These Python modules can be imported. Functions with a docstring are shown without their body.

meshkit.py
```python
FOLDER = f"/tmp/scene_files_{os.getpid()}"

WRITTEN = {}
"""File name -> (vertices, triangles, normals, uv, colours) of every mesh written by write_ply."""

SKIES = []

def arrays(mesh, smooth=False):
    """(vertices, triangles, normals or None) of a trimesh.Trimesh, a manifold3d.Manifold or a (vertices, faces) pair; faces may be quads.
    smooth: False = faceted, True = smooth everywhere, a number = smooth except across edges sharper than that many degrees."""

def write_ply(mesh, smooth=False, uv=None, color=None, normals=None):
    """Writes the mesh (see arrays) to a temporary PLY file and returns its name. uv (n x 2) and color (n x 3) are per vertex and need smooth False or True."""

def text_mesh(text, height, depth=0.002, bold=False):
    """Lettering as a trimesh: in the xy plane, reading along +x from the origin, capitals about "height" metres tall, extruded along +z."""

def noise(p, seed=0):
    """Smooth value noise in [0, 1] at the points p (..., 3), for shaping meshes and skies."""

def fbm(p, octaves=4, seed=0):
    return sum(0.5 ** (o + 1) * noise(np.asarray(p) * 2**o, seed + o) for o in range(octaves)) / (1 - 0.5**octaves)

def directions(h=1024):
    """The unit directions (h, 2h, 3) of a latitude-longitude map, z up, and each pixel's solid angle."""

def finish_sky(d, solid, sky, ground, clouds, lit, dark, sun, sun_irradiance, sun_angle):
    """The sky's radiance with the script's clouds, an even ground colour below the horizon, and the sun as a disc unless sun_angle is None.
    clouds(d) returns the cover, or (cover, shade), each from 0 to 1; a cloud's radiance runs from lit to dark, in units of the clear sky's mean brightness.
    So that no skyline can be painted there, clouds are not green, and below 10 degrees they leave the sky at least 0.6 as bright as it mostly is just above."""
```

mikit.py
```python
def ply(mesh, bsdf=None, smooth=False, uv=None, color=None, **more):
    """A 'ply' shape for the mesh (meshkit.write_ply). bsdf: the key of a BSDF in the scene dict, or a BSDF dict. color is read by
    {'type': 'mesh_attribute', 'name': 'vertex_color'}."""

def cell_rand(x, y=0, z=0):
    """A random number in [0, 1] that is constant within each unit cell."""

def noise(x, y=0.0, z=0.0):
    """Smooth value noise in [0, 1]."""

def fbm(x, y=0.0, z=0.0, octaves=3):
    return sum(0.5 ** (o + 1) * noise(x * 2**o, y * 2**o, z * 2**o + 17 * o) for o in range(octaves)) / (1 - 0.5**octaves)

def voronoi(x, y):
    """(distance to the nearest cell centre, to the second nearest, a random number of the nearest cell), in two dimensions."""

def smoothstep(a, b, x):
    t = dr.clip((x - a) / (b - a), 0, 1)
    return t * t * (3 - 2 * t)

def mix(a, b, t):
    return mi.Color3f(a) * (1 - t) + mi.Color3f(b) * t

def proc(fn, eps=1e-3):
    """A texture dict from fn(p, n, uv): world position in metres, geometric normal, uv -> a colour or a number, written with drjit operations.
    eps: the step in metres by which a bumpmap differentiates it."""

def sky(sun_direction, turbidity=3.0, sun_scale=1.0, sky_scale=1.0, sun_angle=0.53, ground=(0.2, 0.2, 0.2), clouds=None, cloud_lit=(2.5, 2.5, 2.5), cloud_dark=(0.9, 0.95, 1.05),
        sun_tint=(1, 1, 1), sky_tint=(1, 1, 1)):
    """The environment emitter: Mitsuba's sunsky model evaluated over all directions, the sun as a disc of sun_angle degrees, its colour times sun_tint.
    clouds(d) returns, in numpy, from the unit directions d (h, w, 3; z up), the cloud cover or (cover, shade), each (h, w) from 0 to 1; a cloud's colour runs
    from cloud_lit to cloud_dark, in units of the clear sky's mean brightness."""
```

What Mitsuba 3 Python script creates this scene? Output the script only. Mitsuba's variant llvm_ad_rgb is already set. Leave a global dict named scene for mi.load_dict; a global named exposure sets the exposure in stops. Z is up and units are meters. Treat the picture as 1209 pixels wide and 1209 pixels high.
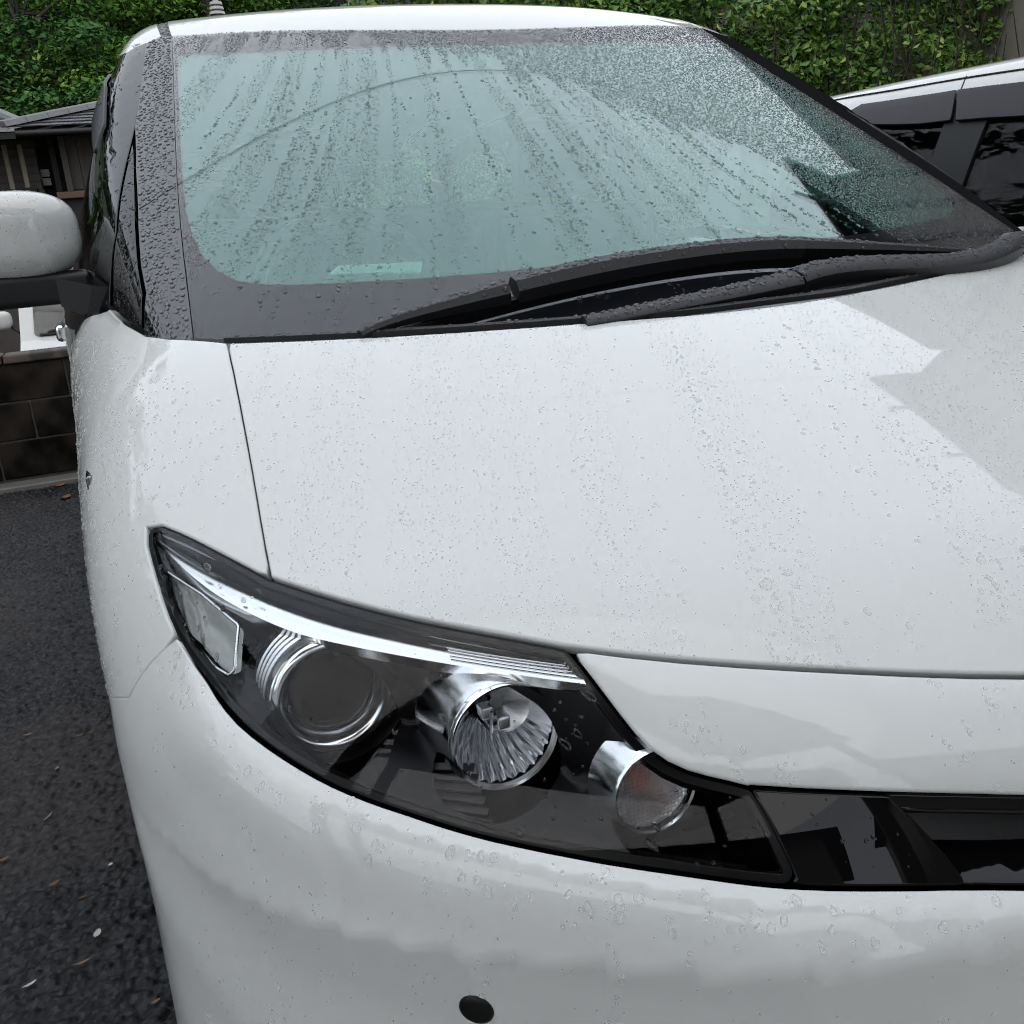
import math
import numpy as np
import trimesh, shapely
from shapely.geometry import Polygon, LineString, Point
from scipy.spatial import Delaunay, cKDTree
import drjit as dr
import mitsuba as mi
import mikit, meshkit
from mikit import proc, fbm, noise, voronoi, cell_rand, smoothstep, mix

T = mi.ScalarTransform4f
scene, labels = {}, {}

# ---------------------------------------------------------------- camera, sky, exposure
CAM = np.array([-.8043, -.3907, 1.1438]); YAW, PITCH, ROLL = .3585, .2961, .0834
_f = np.array([math.sin(YAW)*math.cos(PITCH), math.cos(YAW)*math.cos(PITCH), -math.sin(PITCH)])
_r = np.array([math.cos(YAW), -math.sin(YAW), 0]); _d = np.cross(_f, _r)
_up = -(-_r*math.sin(ROLL) + _d*math.cos(ROLL))
scene['camera'] = {'type': 'perspective', 'fov': 2*math.degrees(math.atan(604.5/1150)), 'fov_axis': 'x', 'near_clip': .02, 'far_clip': 2000.0,
                   'to_world': T().look_at(origin=CAM.tolist(), target=(CAM+_f).tolist(), up=_up.tolist())}


def overcast(d):
    n = meshkit.fbm(d*np.array([2.2, 2.2, 4.0])+5.0, 4, 3)
    return np.ones(d.shape[:2]), np.clip((n-.35)*1.2, 0, .55)


scene['sky'] = mikit.sky((-.35, -.45, .82), turbidity=4, sun_scale=.1, sun_angle=75, sky_scale=1.0, clouds=overcast,
                         cloud_lit=(2.28, 2.46, 2.70), cloud_dark=(1.64, 1.82, 2.10), ground=(.12, .12, .12))
exposure = 2.53

# ---------------------------------------------------------------- materials


def rgb(*c):
    return {'type': 'rgb', 'value': [float(x) for x in (c if len(c) == 3 else c*3)]}


def mat(key, d):
    scene[key] = d
    return key


def plastic(key, col, alpha=None, ior=1.5, two=True):
    d = {'type': 'plastic' if alpha is None else 'roughplastic', 'diffuse_reflectance': col if isinstance(col, dict) else rgb(*col), 'int_ior': ior, 'nonlinear': True}
    if alpha is not None:
        d['alpha'] = alpha
    return mat(key, {'type': 'twosided', 'b': d} if two else d)


def matte(key, col):
    return mat(key, {'type': 'twosided', 'b': {'type': 'diffuse', 'reflectance': col if isinstance(col, dict) else rgb(*col)}})


VC = {'type': 'mesh_attribute', 'name': 'vertex_color'}
plastic('white_paint', (.80, .81, .80))
plastic('black_gloss', (.008, .008, .009))
plastic('post_gloss', (.010, .010, .012), None, 1.85)
plastic('black_satin', (.018, .018, .02), .22)
plastic('dark_trim', (.035, .035, .04), .35)
matte('frit', (.016, .015, .019))
plastic('rubber', (.012, .012, .013), .4)
matte('void_black', (.004, .004, .004))
mat('chrome', {'type': 'twosided', 'b': {'type': 'roughconductor', 'material': 'none', 'specular_reflectance': rgb(.88, .89, .91), 'alpha': .04}})
mat('chrome_soft', {'type': 'twosided', 'b': {'type': 'roughconductor', 'material': 'none', 'specular_reflectance': rgb(.75, .76, .78), 'alpha': .16}})
mat('dark_chrome', {'type': 'twosided', 'b': {'type': 'roughconductor', 'material': 'none', 'specular_reflectance': rgb(.30, .30, .32), 'alpha': .10}})
mat('clear_lens', {'type': 'thindielectric', 'int_ior': 1.21, 'specular_transmittance': rgb(.95, .96, .96)})
mat('green_glass', {'type': 'thindielectric', 'int_ior': 1.37, 'specular_transmittance': rgb(.86, .95, .93)})
mat('film_teal', {'type': 'thindielectric', 'int_ior': 2.0, 'specular_reflectance': rgb(.33, .575, .535), 'specular_transmittance': rgb(.55, .72, .66)})
matte('post_dark', (.010, .010, .011))
mat('side_glass', {'type': 'thindielectric', 'int_ior': 1.5, 'specular_transmittance': rgb(.72, .84, .80)})
mat('dark_glass', {'type': 'thindielectric', 'int_ior': 1.52, 'specular_transmittance': rgb(.22, .25, .25)})
mat('water', {'type': 'roughdielectric', 'int_ior': 1.333, 'ext_ior': 1.0, 'alpha': .02, 'distribution': 'ggx'})
mat('solid_glass', {'type': 'dielectric', 'int_ior': 1.5, 'ext_ior': 1.0})
plastic('bezel_black', (.006, .006, .007), .10, 1.26)
plastic('grille_black', (.006, .006, .007), None, 1.4)
plastic('sensor_black', (.006, .006, .006), .25, 1.35)
mat('cabin_glass', {'type': 'thindielectric', 'int_ior': 1.4, 'specular_transmittance': rgb(.30, .34, .33)})
mat('tinted_pane', {'type': 'thindielectric', 'int_ior': 1.17, 'specular_transmittance': rgb(.25, .26, .27)})
mat('bead_water', {'type': 'roughdielectric', 'int_ior': 1.18, 'ext_ior': 1.0, 'alpha': .02, 'distribution': 'ggx'})
plastic('amber', (.85, .28, .04), .1)
plastic('marker_silver', (.60, .62, .61), .15)
plastic('alloy', (.42, .42, .43), .2)

# ---------------------------------------------------------------- entries


def num(key):
    if key not in scene and key not in labels:
        return key
    i = 1
    while f'{key}_{i:03d}' in scene or f'{key}_{i:03d}' in labels:
        i += 1
    return f'{key}_{i:03d}'


def put(key, mesh, bsdf, smooth=False, label=None, cat=None, group=None, kind=None, color=None, normals=None):
    """One entry of the scene; a key that is taken gets a three-digit number."""
    key = num(key)
    if normals is not None:
        p = meshkit.write_ply(mesh, False, normals=normals)
        scene[key] = {'type': 'ply', 'filename': p, 'face_normals': False, 'bsdf': {'type': 'ref', 'id': bsdf}}
    else:
        scene[key] = mikit.ply(mesh, bsdf, smooth=smooth, color=color)
    tag(key, label, cat, group, kind)
    return key


def tag(key, label=None, cat=None, group=None, kind=None):
    d = {a: b for a, b in (('label', label), ('category', cat), ('group', group), ('kind', kind)) if b}
    if d:
        labels[key] = d


def thing(key, label, cat, group=None):
    key = num(key)
    tag(key, label, cat, group)
    return key


def cat_mesh(ms):
    return trimesh.util.concatenate([m for m in ms if m is not None])


def box(x0, x1, y0, y1, z0, z1):
    m = trimesh.creation.box((x1-x0, y1-y0, z1-z0))
    m.apply_translation(((x0+x1)/2, (y0+y1)/2, (z0+z1)/2))
    return m


def rbox(x0, x1, y0, y1, z0, z1, r=.01, n=2):
    """A box with rounded edges: the hull of small spheres at its corners."""
    s = trimesh.creation.icosphere(subdivisions=n-1, radius=r).vertices
    c = np.array([[x, y, z] for x in (x0+r, x1-r) for y in (y0+r, y1-r) for z in (z0+r, z1-r)])
    return trimesh.convex.convex_hull((c[:, None]+s[None]).reshape(-1, 3))


def tube(pts, r, n=8, cap=True):
    p = np.asarray(pts, float)
    t = np.gradient(p, axis=0)
    t /= np.linalg.norm(t, axis=1, keepdims=True)+1e-12
    ref = np.array([0, 0, 1.0]) if abs(t[0, 2]) < .9 else np.array([1.0, 0, 0])
    a = np.cross(t, ref); a /= np.linalg.norm(a, axis=1, keepdims=True)
    b = np.cross(a, t)
    r = np.broadcast_to(r, len(p))
    ang = np.arange(n)*2*np.pi/n
    v = (p[:, None]+r[:, None, None]*(np.cos(ang)[None, :, None]*a[:, None]+np.sin(ang)[None, :, None]*b[:, None])).reshape(-1, 3)
    f = []
    for i in range(len(p)-1):
        for j in range(n):
            k = (j+1) % n
            f += [[i*n+j, i*n+k, (i+1)*n+k], [i*n+j, (i+1)*n+k, (i+1)*n+j]]
    if cap:
        m = len(v); v = np.vstack([v, p[0], p[-1]]); L = (len(p)-1)*n
        for j in range(n):
            k = (j+1) % n
            f += [[m, k, j], [m+1, L+j, L+k]]
    return trimesh.Trimesh(v, f, process=False)


def sweep(pts, prof, up, scale=None):
    """A closed profile (side, up) swept along a polyline."""
    p = np.asarray(pts, float); t = np.gradient(p, axis=0); t /= np.linalg.norm(t, axis=1, keepdims=True)
    u = np.asarray(up, float); s = np.cross(t, u); s /= np.linalg.norm(s, axis=1, keepdims=True); u2 = np.cross(s, t)
    q = np.asarray(prof, float); n = len(q)
    sc = np.ones(len(p)) if scale is None else np.asarray(scale, float)
    v = (p[:, None]+sc[:, None, None]*(q[None, :, :1]*s[:, None]+q[None, :, 1:]*u2[:, None])).reshape(-1, 3)
    f = []
    for i in range(len(p)-1):
        for j in range(n):
            k = (j+1) % n
            f += [[i*n+j, (i+1)*n+k, i*n+k], [i*n+j, (i+1)*n+j, (i+1)*n+k]]
    L = (len(p)-1)*n
    for j in range(1, n-1):
        f += [[0, j, j+1], [L, L+j+1, L+j]]
    m = trimesh.Trimesh(v, f, process=False)
    if m.volume < 0:
        m.invert()
    return m


def rev(c, prof, n=64, ribs=None):
    """Profile (radius, distance forward) turned about the car's long axis; forward is -y."""
    q = np.asarray(prof, float); a = np.arange(n)*2*np.pi/n; m = len(q)
    R = q[:, 0][:, None]*np.ones(n)[None]; Y = q[:, 1][:, None]*np.ones(n)[None]
    if ribs is not None:
        R, Y = ribs(R, Y, a[None])
    v = np.stack([c[0]+R*np.cos(a), c[1]-Y, c[2]+R*np.sin(a)], -1).reshape(-1, 3)
    f = []
    for i in range(m-1):
        for j in range(n):
            k = (j+1) % n
            f += [[i*n+j, i*n+k, (i+1)*n+k], [i*n+j, (i+1)*n+k, (i+1)*n+j]]
    return trimesh.Trimesh(v, f, process=False)


def spline(pts, n):
    from scipy.interpolate import CubicSpline
    p = np.asarray(pts, float); s = np.r_[0, np.cumsum(np.linalg.norm(np.diff(p, axis=0), axis=1))]
    return CubicSpline(s, p)(np.linspace(0, s[-1], n))


def mir(p):
    return np.asarray(p, float)*[-1, 1, 1]


# ---------------------------------------------------------------- smooth skins: star-shaped surfaces cut into panels


class Star:
    """The surface F = 0 seen from the point C inside it, in the stereographic plane about the direction axis."""

    def __init__(self, F, C, axis, side=(1, 0, 0)):
        self.F, self.C = F, np.asarray(C, float)
        a = np.asarray(axis, float); self.a = a/np.linalg.norm(a)
        s = np.asarray(side, float); s = s-self.a*(s@self.a); self.e1 = s/np.linalg.norm(s)
        self.e2 = np.cross(self.e1, self.a)
        if self.e2[2] < 0:
            self.e2 = -self.e2

    def to2(self, P):
        d = np.atleast_2d(np.asarray(P, float))-self.C
        d /= np.linalg.norm(d, axis=1, keepdims=True)
        k = 2/(1+d@self.a)
        return np.stack([k*(d@self.e1), k*(d@self.e2)], 1)

    def dirs(self, q):
        r2 = (q**2).sum(1)/4
        return ((q[:, :1]*self.e1+q[:, 1:]*self.e2)+(1-r2)[:, None]*self.a)/(1+r2)[:, None]

    def at(self, q):
        q = np.atleast_2d(q); d = self.dirs(q); n = len(q)
        lo, hi = np.full(n, .02), np.full(n, 4.0)
        for _ in range(34):
            m = (lo+hi)/2; o = self.F(self.C+m[:, None]*d) > 0
            hi = np.where(o, m, hi); lo = np.where(o, lo, m)
        return self.C+((lo+hi)/2)[:, None]*d

    def frame(self, q, disp=None, h=1.5e-3):
        """Points and outward normals, displaced along the base normal by disp(q)."""
        q = np.atleast_2d(q)

        def base(x):
            P = self.at(x)
            g = np.stack([self.F(P+e)-self.F(P-e) for e in np.eye(3)*1e-4], 1)
            g /= np.linalg.norm(g, axis=1, keepdims=True)
            return P, g
        P, N = base(q)
        if disp is None:
            return P, N
        P = P+N*disp(q)[:, None]

        def S(x):
            A, B = base(x)
            return A+B*disp(x)[:, None]
        n = np.cross(S(q+[h, 0])-S(q-[h, 0]), S(q+[0, h])-S(q-[0, h]))
        n /= np.linalg.norm(n, axis=1, keepdims=True)+1e-20
        n *= np.sign((n*N).sum(1, keepdims=True))
        return P, n


def resample(ring, h):
    """Points along a closed ring, at most h apart; sharp corners kept."""
    c = np.asarray(shapely.segmentize(shapely.simplify(Polygon(ring), h*.01), h).exterior.coords)[:-1]
    return c


def fill(poly, h, hb=None):
    """Delaunay triangles inside a shapely polygon: rim points at spacing hb, a hexagonal grid inside."""
    hb = hb or h*.6
    rings = [resample(r, hb) for r in [poly.exterior, *poly.interiors]]
    x0, y0, x1, y1 = poly.bounds
    gy = np.arange(y0, y1, h*.866)
    g = np.concatenate([np.stack([np.arange(x0+(i % 2)*h/2, x1, h), np.full(len(np.arange(x0+(i % 2)*h/2, x1, h)), y)], 1) for i, y in enumerate(gy)])
    inner = poly.buffer(-hb*.7)
    g = g[shapely.contains_xy(inner, g[:, 0], g[:, 1])]
    q = np.concatenate(rings+[g]); t = Delaunay(q).simplices
    c = q[t].mean(1)
    ok = shapely.contains_xy(poly, c[:, 0], c[:, 1])
    e1, e2 = q[t[:, 1]]-q[t[:, 0]], q[t[:, 2]]-q[t[:, 0]]
    ar = e1[:, 0]*e2[:, 1]-e1[:, 1]*e2[:, 0]
    t = t[ok & (np.abs(ar) > 1e-12)]; ar = ar[ok & (np.abs(ar) > 1e-12)]
    t[ar < 0] = t[ar < 0][:, ::-1]
    return q, t


def big(p):
    return max(p.geoms, key=lambda g: g.area) if hasattr(p, 'geoms') else p


def panel(star, poly, h=.02, gap=.0015, edge=.002, depth=.014, disp=None, hb=None):
    """(mesh, normals) of one panel of the skin with a rounded, returned edge."""
    poly = big(poly.buffer(-gap)) if gap else big(poly)
    q, t = fill(poly, h, hb)
    V, N = star.frame(q, disp)
    n3 = np.cross(V[t[:, 1]]-V[t[:, 0]], V[t[:, 2]]-V[t[:, 0]])
    if ((n3*N[t[:, 0]]).sum(1)).sum() < 0:
        t = t[:, ::-1]
    if not depth:
        return trimesh.Trimesh(V, t, process=False), N
    E = np.concatenate([t[:, [0, 1]], t[:, [1, 2]], t[:, [2, 0]]])
    key = np.sort(E, 1); _, inv, cnt = np.unique(key[:, 0]*10**7+key[:, 1], return_inverse=True, return_counts=True)
    B = E[cnt[inv] == 1]
    out = np.zeros_like(V); tan = V[B[:, 1]]-V[B[:, 0]]
    o = np.cross(tan, N[B[:, 0]]); o /= np.linalg.norm(o, axis=1, keepdims=True)+1e-20
    np.add.at(out, B[:, 0], o); np.add.at(out, B[:, 1], o)
    ids = np.unique(B); idx = np.full(len(V), -1); idx[ids] = np.arange(len(ids))
    O = out[ids]; O /= np.linalg.norm(O, axis=1, keepdims=True)+1e-20; P0, N0 = V[ids], N[ids]
    VV, NN, TT = [V], [N], [t]; prev = ids.copy(); base = len(V)
    for k, a in enumerate((30, 60, 90, 90)):
        a = math.radians(a); dn = edge*(1-math.cos(a)) if k < 3 else depth
        VV.append(P0+O*edge*math.sin(a)-N0*dn); NN.append(N0*math.cos(a)+O*math.sin(a))
        cur = base+np.arange(len(ids)); b = idx[B]
        TT.append(np.stack([prev[b[:, 1]], prev[b[:, 0]], cur[b[:, 0]]], 1)); TT.append(np.stack([prev[b[:, 1]], cur[b[:, 0]], cur[b[:, 1]]], 1))
        prev = cur; base += len(ids)
    return trimesh.Trimesh(np.concatenate(VV), np.concatenate(TT), process=False), np.concatenate(NN)


def put_panel(key, bsdf, star, poly, both=False, **kw):
    """A panel as an entry; both = its mirror image about x = 0 too. Extra label words go in lab."""
    lab, other = kw.pop('lab', None), kw.pop('other', bsdf)
    m, n = panel(star, poly, **kw)
    k = put(key, m, bsdf, normals=n, label=lab)
    if both:
        m2 = trimesh.Trimesh(m.vertices*[-1, 1, 1], m.faces[:, ::-1], process=False)
        return k, put(key, m2, other, normals=n*[-1, 1, 1], label=lab)
    return k


def near_line(line, smooth=False):
    """Function of plane points: distance to a polyline, and on which side (positive on its left)."""
    L = np.asarray(line, float)
    L = spline(L, 400) if smooth else L
    S = np.concatenate([np.linspace(L[i], L[i+1], 8, endpoint=False) for i in range(len(L)-1)]+[L[-1:]])
    Tn = np.gradient(S, axis=0); tree = cKDTree(S); ls = LineString(L)

    def f(q):
        _, i = tree.query(q); v = q-S[i]
        return shapely.distance(ls, shapely.points(q)), np.sign(Tn[i, 0]*v[:, 1]-Tn[i, 1]*v[:, 0])
    return f


def sstep(a, b, x):
    t = np.clip((x-a)/(b-a), 0, 1)
    return t*t*(3-2*t)

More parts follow.
